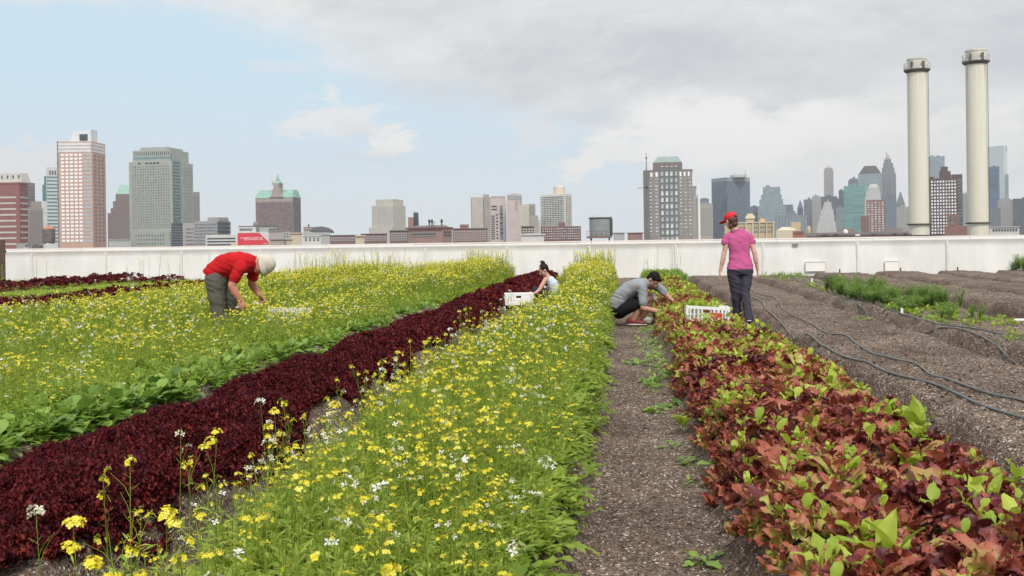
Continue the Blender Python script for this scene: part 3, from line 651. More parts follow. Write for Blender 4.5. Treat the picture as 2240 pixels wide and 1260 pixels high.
# perlite and gravel chips strewn over paths and bare beds
def chips():
    g = np.random.default_rng(9); out = []
    v0 = np.array([(1, 0, 0), (0, 1, 0), (-1, 0, 0), (0, -1, 0), (0, 0, .7), (0, 0, -.7)], float)
    tm = [T(v0*g.uniform(0.6, 1.3, (6, 3)), [(4, 0, 5, 1), (4, 2, 5, 3), (4, 1, 5, 2), (4, 3, 5, 0)], mi, 0.5) for mi in (0, 0, 0, 1, 2, 2, 2, 3)]
    for k in range(2): tm.append(T(v0*np.array([g.uniform(3, 5.5), 0.35, 0.3]), [(4, 0, 5, 1), (4, 2, 5, 3), (4, 1, 5, 2), (4, 3, 5, 0)], 4, 0.5))
    for (x0, x1, y0, y1, n, sz) in ((-0.3, 0.75, 2.8, 9, 14000, .0036), (-2.2, -1.2, 2.8, 8, 5000, .0030), (1.5, 3.6, 3.5, 11, 16000, .0048), (-3.6, -2.9, 4, 9, 1500, .005), (3.4, 6, 7, 16, 6000, .006), (1.45, 3.7, 3.5, 16, 1300, .013), (-0.3, 0.6, 3, 10, 160, .010), (3.4, 7, 8, 20, 900, .016)):
        x = g.uniform(x0, x1, n); y = y0+(y1-y0)*g.random(n)**1.3; out += scatter(tm, x, y, g.uniform(0.5, 1.35, n)*sz, 0.001, 0.3, 0.1, g)
    return out
CH = [plain('chip_brown', (0.24, 0.15, 0.10), 0.9, 0.3, 8), plain('chip_grey', (0.30, 0.29, 0.28), 0.9, 0.3, 8), plain('chip_dark', (0.09, 0.075, 0.065), 0.9, 0.3, 8), plain('chip_white', (0.68, 0.66, 0.62), 0.8, 0.1, 8), plain('chip_straw', (0.40, 0.27, 0.15), 0.8, 0.3, 8)]
build_plants('gravel', chips(), CH, label='loose gravel and white perlite grains strewn on paths and bare beds', cat='gravel', kind='stuff')
# ------------------------------------------------------------------ roof edge, wall, hoses, stakes
def build_wall():
    WD = 32.0                              # wall stands square to the beds
    x0, x1 = on(6, 607, 0.0).x*1.0, 30.0
    lx = -0.0
    # left end where the photograph shows the wall's edge
    q = ray(8, 560); x0 = q.x/q.y*WD
    root = empty('parapet_wall', (0, WD, 0), 0, 'long white membrane-covered parapet wall closing off the far end of the beds', 'wall')
    xs = np.arange(x0, x1, 0.12); zs = np.array([-0.6, 0.0, 0.15, 0.3, 0.45, 0.6, 0.75, 0.9, 1.0, 1.07, 1.12])
    XX, ZZ = np.meshgrid(xs, zs)
    seam = np.zeros(len(xs))
    for k in range(60):
        c = x0+0.4+k*1.5+random.uniform(-0.1, 0.1); seam += 0.014*np.exp(-((xs-c)/0.05)**2)
    YY = 0.03*vnoise(XX*0.8, ZZ*1.5, 81)+0.012*vnoise(XX*3, ZZ*3, 82)-seam[None]*(ZZ < 1.05)
    YY[-1] -= 0.05; YY[-2] -= 0.035
    v = np.stack([XX, YY, ZZ], -1).reshape(-1, 3); nx = len(xs)
    i = (np.arange(len(zs)-1)[:, None]*nx+np.arange(nx-1)[None]).ravel()
    m, N, b, o = newmat('wall_membrane'); tc = N.n('ShaderNodeTexCoord'); mp = N.n('ShaderNodeMapping'); mp.inputs['Scale'].default_value = (1, 1, 0.25); N.link(tc.outputs['Object'], mp.inputs[0])
    col = N.ramp(N.noise(mp.outputs[0], 1.6, 5, 0.65), [(0.25, (0.68, 0.67, 0.64)), (0.7, (0.83, 0.825, 0.80))]); N.link(col, b.inputs['Base Color'])
    b.inputs['Roughness'].default_value = 0.6
    link('membrane', rawmesh('membrane', v, np.stack([i, i+1, i+nx+1, i+nx], 1), [m]), root)
    white = plain('coping_white', (0.84, 0.83, 0.80), 0.5, 0.03); pink = plain('coping_metal', (0.62, 0.55, 0.51), 0.5, 0.08, 0.4)
    mc = MB(); xx = x0-0.02
    while xx < x1: mc.box(xx, xx+2.99, -0.02+random.uniform(-.004, .004), 0.42, 1.12, 1.185+random.uniform(-.006, .006)); xx += 3.0
    mc.build('coping', white, root)
    MB().box(x0-0.04, x1, 0.05, 0.46, 1.193, 1.235).build('coping_cap', pink, root)
    MB().box(x0, x1, 0.08, 0.36, -1.5, 1.118).build('wall_core', white, root)
    sm = plain('seam_weld', (0.68, 0.675, 0.645), 0.6, 0.06)
    xq = x0+1.1
    while xq < 20: MB().box(xq-0.035, xq+0.035, -0.048, 0.02, -0.3, 1.05).build('seam', sm, root); xq += 3.05+random.uniform(-.3, .3)
    # flat patches on the membrane
    for (px, py, w) in ((1783, 583, 0.62), (1950, 582, 0.42)):
        p = ray(px, py); X = p.x/p.y*WD; Z = CAMZ+p.z/p.y*WD
        t = MB().box(X-w/2, X+w/2, -0.075, -0.045, Z-0.15, Z+0.15); o_ = t.build('overflow_cover', white, root)
        e = MB()
        for (a, b_, c, d) in ((X-w/2-.012, X+w/2+.012, Z+.15, Z+.162), (X-w/2-.012, X-w/2, Z-.17, Z+.15), (X+w/2, X+w/2+.012, Z-.17, Z+.15)):
            e.box(a, b_, -0.09, -0.04, c, d)
        e.build('cover_edge', plain('seam_grey', (0.68, 0.68, 0.66)), root)
    p = ray(1739, 523); X = p.x/p.y*WD
    MB().box(X-0.09, X+0.09, -0.09, -0.03, 1.0, 1.06).build('vent', plain('vent_grey', (0.25, 0.25, 0.25), 0.5), root)
    # brown post at far left
    q = ray(-4, 560); bx = q.x/q.y*(WD-1.5)
    rt = empty('timber_post', (bx, WD-1.5, 0), 0, 'dark brown upright timber panel cut off by the left edge of the picture', 'post')
    t = MB()
    for k in range(3): t.box(-0.34+k*0.2, -0.17+k*0.2, 0, 0.05, 0, 1.5+0.02*k)
    t.build('boards', plain('old_timber', (0.10, 0.06, 0.04), 0.8, 0.3, 6, 0.003), rt)
    MB().box(-0.34, 0.23, 0.052, 0.1, 1.1, 1.2).build('rail', plain('rail_timber', (0.09, 0.055, 0.04), 0.8, 0.2), rt)
    # roof slab of the building underneath
    t = MB().box(-60, 45, -12, 32.5, CITY, -1.6); o = t.build('roof_deck', plain('deck_grey', (0.3, 0.3, 0.29), 0.9), None); tag(o, kind='structure')
    t = MB().box(-60, 45, 31.0, 32.2, -1.55, -0.12)
    o = t.build('roof_edge', plain('edge_grey', (0.35, 0.34, 0.33), 0.9), None); tag(o, kind='structure')
build_wall()

HOSE = plain('hose_plastic', (0.10, 0.12, 0.115), 0.35, 0.15, 20); HOSEL = plain('hose_faded', (0.16, 0.18, 0.165), 0.5, 0.2, 12)
def hose(pts, r, label, mat, z0=0.21):
    P = []
    ws = [on(px, py, z0+0.015) for px, py in pts]
    for i in range(len(ws)-1):                       # Catmull-Rom through the points
        p0, p1, p2, p3 = ws[max(i-1, 0)], ws[i], ws[i+1], ws[min(i+2, len(ws)-1)]
        n = max(4, int((p2-p1).length/0.08))
        for k in range(n):
            t = k/n; P.append(0.5*((2*p1)+(p2-p0)*t+(2*p0-5*p1+4*p2-p3)*t*t+(3*p1-p0-3*p2+p3)*t**3))
    P.append(ws[-1])
    for p in P: p.z = float(gz(p.x, p.y))+r*0.9
    # rest on the crumbs, do not follow every one
    zz = np.array([p.z for p in P]); k = np.ones(5)/5; zz = np.convolve(np.pad(zz, 2, 'edge'), k, 'valid')
    for p, z in zip(P, zz): p.z = float(z)+0.004
    o = MB().tube(P, r, 8).build('irrigation_hose', mat, None, True); tag(o, label, 'hose', 'drip hoses laid on the bare beds')
hose([(2330, 950), (2240, 916), (2150, 888), (2063, 848), (1950, 818), (1900, 795), (1862, 783), (1800, 750), (1768, 728), (1742, 724), (1705, 700), (1680, 680), (1668, 660), (1650, 651), (1640, 646), (1622, 630), (1600, 612)], 0.009, 'left of two black hoses winding down the bare bed beside the lettuce', HOSE)
hose([(2330, 905), (2240, 880), (2180, 865), (2080, 832), (2045, 822), (2000, 798), (1955, 785), (1910, 770), (1885, 755), (1850, 732), (1815, 726), (1770, 706), (1735, 690), (1715, 676), (1705, 660), (1690, 647), (1665, 643), (1640, 630), (1615, 611)], 0.008, 'right of two black hoses on the bare bed, the one farther from the lettuce', HOSE)
hose([(2330, 800), (2240, 766), (2150, 735), (2080, 715), (2000, 700), (1930, 685), (1860, 655), (1800, 635), (1760, 618), (1720, 604)], 0.008, 'thin drip hose on the left side of the herb bed', HOSE)
hose([(2330, 765), (2240, 744), (2150, 722), (2075, 710), (1990, 690), (1900, 660), (1830, 632), (1780, 612), (1745, 602)], 0.008, 'thin drip hose on the right side of the herb bed', HOSE)
def stake(px, py0, py1, z, label, mat, w=0.02, name='stake', cat='stake'):
    b = on(px, py1, z); d = b.dot(FH); top = at(px, py0, d).z; zb = float(gz(b.x, b.y))
    o = MB().frustum(-w, w, -w*0.6, w*0.6, -0.05, max(0.05, top-zb), 0.8, 0.8).build(name, mat); o.location = (b.x, b.y, zb); tag(o, label, cat)
DKW = plain('stake_wood', (0.09, 0.07, 0.06), 0.8, 0.2, 10); TAGW = plain('tag_white', (0.78, 0.78, 0.75), 0.5, 0.04)
stake(1837, 588, 601, 0.2, 'short dark stake at a bed end below the wall, left of three', DKW)
stake(1970, 586, 600, 0.2, 'short dark stake at a bed end below the wall, middle of three', DKW)
stake(2095, 584, 599, 0.2, 'short dark stake at a bed end below the wall, right of three', DKW)
stake(1776, 609, 624, 0.2, 'white plant tag near the far end of the herb bed', TAGW, 0.02, 'plant_tag', 'plant tag')
stake(1973, 674, 688, 0.2, 'white plant tag between the bright green herbs', TAGW, 0.018, 'plant_tag', 'plant tag')
p = on(2238, 730, 0.05); o = MB().box(-0.12, 0.45, -0.05, 0.05, 0, 0.03).build('white_board', TAGW); o.location = (p.x, p.y, float(gz(p.x, p.y))+0.02); o.rotation_euler = (0, 0, 0.1); tag(o, 'small flat white board lying in the furrow at the right edge', 'board')

# ------------------------------------------------------------------ harvest crates
CRW = plain('crate_plastic', (0.78, 0.78, 0.76), 0.45, 0.05, 6); CRR = plain('crate_label_red', (0.55, 0.05, 0.04), 0.5, 0.05)
def crate(loc, rz, label, W=0.5, D=0.36, H=0.2, red=False, tilt=0.0):
    root = empty('harvest_crate', loc, rz, label, 'crate'); root.rotation_euler = (0, tilt, rz)
    t = 0.012; b = MB(); b.box(-W/2, W/2, -D/2, D/2, 0, t)
    b.build('base', CRW, root)
    def side(name, L, tr):
        s = MB()
        def bx(a, c, z0, z1, th=t): s.box(a, c, 0, th, z0, z1)
        bx(-L/2, L/2, t+.001, 0.035); bx(-L/2, L/2, H-0.035, H, t*1.9)
        bx(-L/2, -L/2+0.03, 0.0355, H-0.0355); bx(L/2-0.03, L/2, 0.0355, H-0.0355)
        bx(-L*0.09, L*0.09, 0.0355, H*0.5)
        n = 4
        for sg in (-1, 1):
            for k in range(n):
                c = sg*(L*0.09+(L/2-0.03-L*0.09)*(k+0.5)/n); bx(c-0.009, c+0.009, 0.0355, H-0.0355, t*0.8)
            a, c = sorted((sg*L*0.091, sg*(L/2-0.0305))); s.box(a, c, t*0.81, t, H*0.48, H*0.54)
        o = s.build(name, CRW, root); o.matrix_local = tr; return o
    M4 = Matrix.Translation; RZ = Matrix.Rotation
    side('side_panel', W, M4((0, -D/2, 0))); side('side_panel', W, M4((0, D/2, 0)) @ RZ(math.pi, 4, 'Z'))
    side('end_panel', D-2*t*1.95, M4((W/2, 0, 0)) @ RZ(math.pi/2, 4, 'Z')); side('end_panel', D-2*t*1.95, M4((-W/2, 0, 0)) @ RZ(-math.pi/2, 4, 'Z'))
    if red: MB().box(0.03, 0.17, -D/2-0.006, -D/2-0.001, 0.07, 0.13).build('label_strip', CRR, root)
    return root
def heap(loc, w, d, h, temps, mats, n, label):
    x = RNG.uniform(-w/2, w/2, n)+loc[0]; y = RNG.uniform(-d/2, d/2, n)+loc[1]; z = loc[2]+RNG.uniform(0, h, n)
    P = scatter(temps, x, y, RNG.uniform(0.6, 1.0, n), 0, 0.7, 0.2, z=z); build_plants('picked_leaves', P, mats, label=label, cat='picked leaves', kind='stuff')
p = on(1545, 700, 0.26); CR1 = p; crate((p.x, p.y, 0.235), float(YAW)-0.12, 'white slotted harvest crate with a red strip, full of lettuce beside the kneeling man', 0.52, 0.36, 0.2, True, 0.06)
heap((p.x-0.05, p.y+0.02, 0.37), 0.36, 0.22, 0.05, li0, [LIME], 34, 'loose lime lettuce leaves filling the crate by the kneeling man')
p = on(1135, 660, 0.27); CR2 = p; crate((p.x, p.y, 0.225), float(YAW)+0.05, 'white slotted harvest crate on the dark red row beside the crouching woman', 0.46, 0.34, 0.185)
p = on(632, 690, 0.3); p = at(632, 672, 11.4); CR3 = p
crate((p.x, p.y, 0.30), float(YAW)+0.25, 'white harvest crate half sunk in the flowers right of the man in red', 0.5, 0.34, 0.19, False, 0.05)
CRG = plain('crate_grey', (0.42, 0.43, 0.42), 0.5, 0.05)
# ------------------------------------------------------------------ the city beyond the wall
GLW = plain('window_reflected_sky', (0.86, 0.88, 0.88), 0.25, 0.12, 0.3); GLD = plain('window_dark', (0.05, 0.06, 0.07), 0.12, 0.3, 0.3)  # bright panes: the reflected sky is painted in as a white base colour
GLM = plain('window_grey', (0.17, 0.19, 0.21), 0.15, 0.3, 0.2); GLS = plain('window_sky', (0.36, 0.40, 0.40), 0.2, 0.3, 0.3); GLV = plain('window_pale', (0.56, 0.59, 0.58), 0.2, 0.25, 0.3)
GLT = plain('window_teal', (0.16, 0.27, 0.28), 0.15, 0.2, 0.2)
COP = plain('copper_green', (0.23, 0.40, 0.33), 0.6, 0.15, 0.2); DKR = plain('roof_dark', (0.07, 0.07, 0.075), 0.8, 0.15, 0.1)
def wallm(name, col, rough=0.85, var=0.08, sc=0.15): return plain(name, col, rough, var, sc)
class Bld:
    """a building whose near corner stands at pixel column xc, d metres off; x0..xc is the left face, xc..x1 the right face"""
    def __init__(s, name, label, x0, xc, x1, d, mat, psi=0.0, depth=None, cat='building', group=None, base=CITY):
        p = at(xc, 520, d); s.d = d; s.q0 = (xc-1120)/FPX; s.al = math.atan(s.q0)+R(psi); s.psi = R(psi); s.xc = xc; s.mat = mat; s.base = base; s.k = d/FPX
        s.root = empty(name, (p.x, p.y, base), float(YAW)-s.al, label, cat, group)
        s.wL = -s.X(x0)
        s.wR = s.Yr(x1) if x1 > xc and psi > 0 else (depth or s.wL*0.8)
        s.n = 0
    def X(s, px): q = (px-1120)/FPX; return (q-s.q0)*s.d/(math.cos(s.al)+q*math.sin(s.al))
    def Yr(s, px): q = (px-1120)/FPX; return (q-s.q0)*s.d/(math.sin(s.al)-q*math.cos(s.al))
    def Z(s, py, px=None): return at(px or s.xc, py, s.d).z-s.base
    def tier(s, x0, x1, yt, inset=0.0, dep=None, mat=None, name='wall', yb=None, crown=None, back=0.0):
        zb = s.Z(yb) if yb else 0.0
        dep = s.wR-inset if dep is None else dep
        m = MB(); X0, X1 = s.X(x0), s.X(x1)
        if crown: m.frustum(X0, X1, inset, dep, zb, s.Z(yt), *crown)
        else: m.box(X0, X1, inset, dep, zb, s.Z(yt))
        return m.build(name, mat or s.mat, s.root)
    def wins(s, x0, x1, y0, y1, nc, nr, wf, hf, mat=None, inset=0.0, side=False, name='window', skip=0.0, alt=None):
        """openings on the left face (or the right face if side); 100 as parts, the rest as one part"""
        a, b = (s.Yr(x0), s.Yr(x1)) if side else (s.X(x0), s.X(x1)); z1, z0 = s.Z(y0), s.Z(y1)
        cw = (b-a)/nc; rh = (z1-z0)/nr; w = cw*wf; h = rh*hf; t = 0.25
        def mk(mm, u, z):
            if side: mm.box(-0.05+inset, t+inset, u-w/2, u+w/2, z-h/2, z+h/2)
            else: mm.box(u-w/2, u+w/2, inset-t, inset+0.05, z-h/2, z+h/2)
        m0 = MB(); mk(m0, 0, 0); me = m0.mesh(name, mat or GLD); me2 = None
        if alt: m1 = MB(); mk(m1, 0, 0); me2 = m1.mesh(name, alt)
        rest = MB(); rest2 = MB()
        cells = [(r, c) for r in range(nr) for c in range(nc) if random.random() >= skip]
        for r, c in cells:
            u = a+cw*(c+0.5); z = z1-rh*(r+0.5); isalt = alt and random.random() < 0.35
            if s.n < 100:
                s.n += 1; o = link(name, me2 if isalt else me, s.root); o.location = (0, u, z) if side else (u, 0, z)
            else: mk(rest2 if isalt else rest, u, z)
        for q, mt in ((rest, mat or GLD), (rest2, alt)):
            if q.v: tag(q.build('far_windows', mt, s.root), kind='stuff')
    def bands(s, x0, x1, y0, y1, n, hf, mat, inset=0.0, side=False, name='window_band'):
        a, b = (s.Yr(x0), s.Yr(x1)) if side else (s.X(x0), s.X(x1)); z1, z0 = s.Z(y0), s.Z(y1); rh = (z1-z0)/n
        for r in range(n):
            z = z1-rh*(r+0.5); h = rh*hf; m = MB()
            if side: m.box(-0.05+inset, 0.2+inset, a, b, z-h/2, z+h/2)
            else: m.box(a, b, inset-0.2, inset+0.05, z-h/2, z+h/2)
            m.build(name, mat, s.root)
    def cap(s, x0, x1, yt, th=0.8, inset=0.0, dep=None, mat=None, over=0.4):
        z = s.Z(yt); MB().box(s.X(x0)-over, s.X(x1)+over, inset-over, (dep or s.wR)+over, z+0.003, z+th).build('parapet', mat or s.mat, s.root)
    def rod(s, px, y0, y1, r, mat=None, name='mast', yy=None):
        x = s.X(px); y = s.wR/2 if yy is None else yy
        MB().tube([(x, y, s.Z(y1)), (x, y, s.Z(y0))], [r, r*0.3], 6).build(name, mat or DKR, s.root)

def left_city():
    red = wallm('brick_red', (0.24, 0.10, 0.09)); pale = wallm('stone_pale', (0.50, 0.47, 0.43)); gry = wallm('stone_greybrown', (0.27, 0.235, 0.22))
    b = Bld('stone_tower', 'pale tower with a sloping white top rising behind the red banded block at far left', -40, 50, 78, 1300, gry, 35)
    b.tier(-40, 50, 398); b.tier(-38, 46, 377, 4, mat=pale, yb=398, crown=(0.86, 0.8), name='roof'); b.bands(-40, 50, 405, 540, 20, 0.4, GLM); b.bands(52, 76, 405, 540, 20, 0.4, GLM, side=True); b.wins(-30, 44, 380, 394, 6, 1, 0.25, 0.7, GLD, 5.0)
    b = Bld('stone_tower', 'small grey-brown stepped block between the white-topped tower and the water tank', 62, 95, 0, 1250, gry, 0, 30)
    b.tier(62, 95, 455); b.tier(68, 92, 440, 3); b.wins(64, 94, 460, 540, 6, 14, 0.4, 0.5, GLD)
    b = Bld('brick_block', 'red brick office block with pale horizontal bands at the far left edge', -60, 44, 62, 900, red, 28)
    b.tier(-60, 44, 402); b.tier(-50, 36, 398, 5, name='penthouse'); b.bands(-60, 36, 425, 540, 9, 0.28, pale); b.bands(46, 61, 425, 540, 9, 0.28, pale, side=True); b.cap(-60, 44, 402, 1.0, mat=red)
    wt = wallm('panel_white', (0.52, 0.53, 0.52)); teal = wallm('panel_teal', (0.10, 0.20, 0.20), 0.3)
    b = Bld('office_tower', 'white and teal stepped office tower directly left of the tall pink tower', 94, 140, 0, 1550, wt, 0, 40)
    b.tier(94, 106, 404, 6, mat=teal); b.tier(98, 110, 385, 5, mat=teal); b.tier(103, 140, 366, 2); b.tier(122, 140, 357, 8)
    b.bands(104, 134, 384, 540, 20, 0.42, teal, 2.0); b.wins(108, 132, 372, 384, 4, 1, 0.5, 0.8, GLD, 2.0); b.tier(94, 103, 440, 4)
    # pink tower
    pk = wallm('brick_pink', (0.50, 0.32, 0.25)); sv = wallm('panel_silver', (0.66, 0.67, 0.69), 0.4); gl = wallm('glass_pale', (0.38, 0.44, 0.46), 0.2)
    b = Bld('apartment_tower', 'tallest tower at left, pink brick with rows of bright white windows and a silver top', 128, 204, 233, 1150, pk, 24)
    b.tier(128, 204, 309); b.bands(128, 201, 311, 333, 3, 0.72, sv); b.bands(205, 232, 311, 333, 3, 0.72, sv, side=True)
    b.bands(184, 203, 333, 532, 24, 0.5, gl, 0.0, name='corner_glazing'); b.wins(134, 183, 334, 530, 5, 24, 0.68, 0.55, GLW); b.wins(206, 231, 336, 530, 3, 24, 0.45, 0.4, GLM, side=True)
    z0, z1, z2 = b.Z(309), b.Z(287), b.Z(281); x0, x1 = b.X(152), b.X(197); m = MB()
    m.hull([(x0, 6, z0), (x1, 6, z0), (x1, 24, z0), (x0, 24, z0)], [(x0+2, 6, z1), (x1, 6, z2), (x1, 24, z2), (x0+2, 24, z1)]); m.build('penthouse', sv, b.root)
    MB().box(b.X(172), b.X(190), 5.5, 5.95, b.Z(306), b.Z(292)).build('louvre', GLD, b.root); b.rod(176, 279, 290, 0.5)
    b.tier(127.5, 130, 308, -0.4, 3, GLM, 'corner_pier')
    # brown stepped with green pyramid
    br = wallm('brick_brown', (0.19, 0.14, 0.135)); b = Bld('setback_tower', 'dark brown stepped tower with a small green pyramid roof between the two tall left towers', 236, 290, 0, 1700, br, 0, 50)
    b.tier(254, 290, 424, 6); b.tier(248, 290, 440, 4); b.tier(243, 290, 455, 2); b.tier(236, 290, 466, 0); b.tier(254, 290, 404, 6, 46, COP, 'roof', 424, (0.45, 0.4))
    b.wins(256, 286, 430, 452, 6, 4, 0.35, 0.5, GLM, 6.0); b.wins(238, 284, 470, 530, 9, 10, 0.35, 0.5, GLM)
    # broad grey-green tower
    gg = wallm('stone_greengrey', (0.33, 0.355, 0.32)); b = Bld('office_tower', 'broad grey-green office tower with a rounded crown, second tallest at left', 284, 378, 424, 1250, gg, 30)
    b.tier(284, 378, 352); b.tier(289, 372, 326, 4, name='upper_wall'); b.tier(303, 362, 319.5, 7, name='penthouse')
    b.wins(290, 374, 360, 500, 15, 24, 0.36, 0.42, GLM, alt=GLD); b.bands(290, 371, 341, 346, 1, 0.9, GLT, 4.0)
    b.wins(303, 352, 353, 358, 6, 1, 0.6, 0.7, GLD, skip=0.1); b.wins(292, 370, 329, 338, 18, 1, 0.3, 0.9, GLD, 4.0)
    b.bands(381, 397, 348, 520, 24, 0.6, GLT, 0.02, side=True, name='glass_strip'); b.wins(404, 422, 360, 515, 4, 22, 0.3, 0.4, GLM, side=True)
    m = MB(); m.box(-0.9, 0, 2, b.wR*0.36, b.Z(500), b.Z(330)); m.build('upper_wall', gg, b.root)
    b.tier(300, 376, 506, -6, 0, gg, 'podium'); b.wins(306, 366, 510, 537, 10, 3, 0.4, 0.5, GLM, -6.0)
    b = Bld('brick_tower', 'narrow brown tower tucked behind the right side of the grey-green tower', 412, 438, 0, 1500, wallm('brick_dull', (0.24, 0.2, 0.21)), 0, 25)
    b.tier(412, 438, 420); b.wins(424, 437, 428, 500, 3, 14, 0.5, 0.45, GLM)
    b = Bld('office_block', 'low dark glass block with beige wing at the foot of the grey-green tower', 375, 430, 0, 950, wallm('beige_grey', (0.36, 0.33, 0.32)), 0, 30)
    b.tier(400, 430, 488); b.tier(375, 402, 488, 1, mat=GLD, name='glass_wall'); b.bands(406, 427, 497, 538, 5, 0.35, GLM); b.bands(376, 400, 492, 538, 8, 0.3, GLM, 1.0)
    b = Bld('office_block', 'grey banded office block with dark right wing, left of the white strip-windowed one', 425, 474, 505, 900, wallm('concrete_grey', (0.31, 0.30, 0.30)), 30)
    b.tier(425, 474, 483); b.tier(450, 474, 475, 4, name='penthouse'); b.bands(426, 472, 487, 536, 7, 0.4, GLM); b.bands(476, 504, 485, 536, 6, 0.55, GLD, side=True)
    wh = wallm('white_render', (0.55, 0.54, 0.51))
    b = Bld('office_block', 'long low white block with dark strip windows left of the red billboard', 450, 521, 0, 620, wh, 0, 20)
    b.tier(450, 521, 513); b.bands(453, 515, 518, 538, 3, 0.4, GLD); b.tier(505, 520, 532, -1, 0, wallm('sand', (0.55, 0.47, 0.36)), 'annex')
    b = Bld('warehouse', 'low white building with black upper frame behind the red billboard', 521, 605, 0, 560, wh, 0, 18)
    b.tier(521, 605, 507); b.tier(522, 560, 495, 2); b.tier(567, 604, 497, 2, mat=wallm('metal_green', (0.3, 0.34, 0.32))); b.bands(524, 552, 499, 504, 1, 0.9, GLM, 2.0); b.wins(588, 603, 499, 505, 4, 1, 0.6, 0.8, GLD, 2.0)
    MB().lathe([(1.6, 0), (1.7, 1.6), (1.3, 2.8), (0.5, 3.4)], 14, (b.X(560), 4, b.Z(496))).build('roof_tank', wallm('tank_grey', (0.25, 0.22, 0.2)), b.root)
    MB().box(b.X(521), b.X(605), 1.8, 2.0, b.Z(496)+0.3, b.Z(493.5)).build('roof_frame', DKR, b.root)
    # billboard
    p = at(520, 535, 430); k = 430/FPX; rt = empty('billboard', (p.x, p.y, CITY), float(YAW), 'red slanted billboard with white scrawled lettering above the wall', 'billboard')
    z0 = at(555, 536, 430).z-CITY; z1 = at(555, 509.5, 430).z-CITY; W = 67*k
    m = MB(); m.hull([(0, 0, z0), (W, 0, z0), (W, 0.5, z0), (0, 0.5, z0)], [(0, 0, z1), (W*0.73, 0, z1), (W*0.73, 0.5, z1), (0, 0.5, z1)])
    m = MB(); pts = [(0, z0), (W, z0), (W, z0+(z1-z0)*0.25), (W*0.70, z1), (0, z1)]
    m.add([(x, 0, z) for x, z in pts]+[(x, 0.5, z) for x, z in pts], [(0, 1, 2, 3, 4), (9, 8, 7, 6, 5)]+[(i, (i+1) % 5, 5+(i+1) % 5, 5+i) for i in range(5)]); m.build('panel', plain('billboard_red', (0.60, 0.045, 0.07), 0.5, 0.05, 0.3), rt)
    def scrawl(x0, x1, zc, h):
        mm = MB(); x = x0
        while x < x1:
            w = random.uniform(0.22, 0.5); hh = h*random.uniform(0.6, 1.1)
            mm.box(x, x+w*0.3, -0.06, -0.01, zc-hh/2, zc+hh/2)
            if random.random() < 0.7: mm.box(x+w*0.3+0.001, x+w*0.8, -0.055, -0.012, zc-hh/2+random.choice((0, 0.5))*hh, zc-hh/2+random.choice((0, 0.5))*hh+h*0.22)
            x += w+0.1
        mm.build('lettering', plain('sign_white', (0.8, 0.8, 0.8), 0.6, 0.02), rt)
    H = z1-z0; scrawl(W*0.10, W*0.80, z0+H*0.60, H*0.13); scrawl(W*0.22, W*0.83, z0+H*0.46, H*0.11); scrawl(W*0.84, W*0.95, z0+H*0.12, H*0.08)
    m = MB()
    for x in (0.5, W*0.35, W*0.65): m.box(x, x+0.5, 0.6, 1.1, 0, z1-1)
    m.build('support', DKR, rt)
    m = MB(); m.add([(W*0.72, 0.55, z1), (W, 0.55, z1), (W, 0.55, z0+H*0.28), (W*0.72, 0.9, z1), (W, 0.9, z1), (W, 0.9, z0+H*0.28)], [(0, 1, 2), (5, 4, 3), (0, 3, 4, 1), (1, 4, 5, 2), (2, 5, 3, 0)]); m.build('panel', wh, rt)
    # hotel with copper roof
    hb_ = wallm('brick_mauve', (0.205, 0.155, 0.15)); st = wallm('stone_mauve', (0.34, 0.29, 0.265))
    b = Bld('hotel', 'brown brick hotel with green copper mansard roof and central spire', 560, 642, 659, 1250, hb_, 22)
    b.tier(560, 642, 431.5); b.bands(560, 642, 432, 441, 1, 0.95, st); b.wins(563, 640, 444, 510, 14, 11, 0.35, 0.4, GLM, alt=GLD); b.wins(644, 658, 440, 510, 3, 12, 0.55, 0.45, GLD, side=True)
    zr0, zr1 = b.Z(431.5), b.Z(414); dR = b.wR
    for (a, c, nm) in ((560, 596, 'roof'), (617, 642, 'roof')):
        X0, X1 = b.X(a), b.X(c); m = MB(); m.hull([(X0-0.5, -0.5, zr0+0.01), (X1+0.5, -0.5, zr0+0.01), (X1+0.5, dR, zr0+0.01), (X0-0.5, dR, zr0+0.01)], [(X0+(2.5 if a < 600 else 0), 7, zr1), (X1-(2 if a > 600 else 0), 7, zr1), (X1-(2 if a > 600 else 0), dR-6, zr1), (X0+(2.5 if a < 600 else 0), dR-6, zr1)]); m.build(nm, COP, b.root)
    X = [b.X(v) for v in (592, 597, 601, 612, 617, 622)]; z = [b.Z(v) for v in (431, 424, 414, 400)]
    m = MB(); pr = [(X[0], z[0]), (X[5], z[0]), (X[4], z[1]), (X[4]-0.5, z[2]), (X[3]+0.3, z[2]+1), (X[3]+0.3, z[3]), (X[2]-0.3, z[3]), (X[2]-0.3, z[2]+1), (X[1]+0.5, z[2]), (X[1], z[1])]
    n = len(pr); m.add([(x, -1.5, q) for x, q in pr]+[(x, 12, q) for x, q in pr], [tuple(range(n)), tuple(range(2*n-1, n-1, -1))]+[(i, (i+1) % n, n+(i+1) % n, n+i) for i in range(n)]); m.build('gable', st, b.root)
    xc = b.X(606.5); MB().frustum(xc-5.5, xc+5.5, -1, 9, b.Z(400)+.01, b.Z(396), 0.6, 0.6).build('spire_base', COP, b.root); MB().frustum(xc-2.4, xc+2.4, 1.6, 6.4, b.Z(396)+.01, b.Z(379), 0.04, 0.04).build('spire', COP, b.root)
    for q in (-5.6, 5.2): MB().box(xc+q, xc+q+0.7, -1.4, -0.7, b.Z(404), b.Z(395)).build('pinnacle', st, b.root)
    # small low roofs along the wall
    sand = wallm('sand_render', (0.52, 0.44, 0.34)); gryw = wallm('grey_render', (0.38, 0.38, 0.37)); pinkw = wallm('pinkish_render', (0.36, 0.30, 0.28))
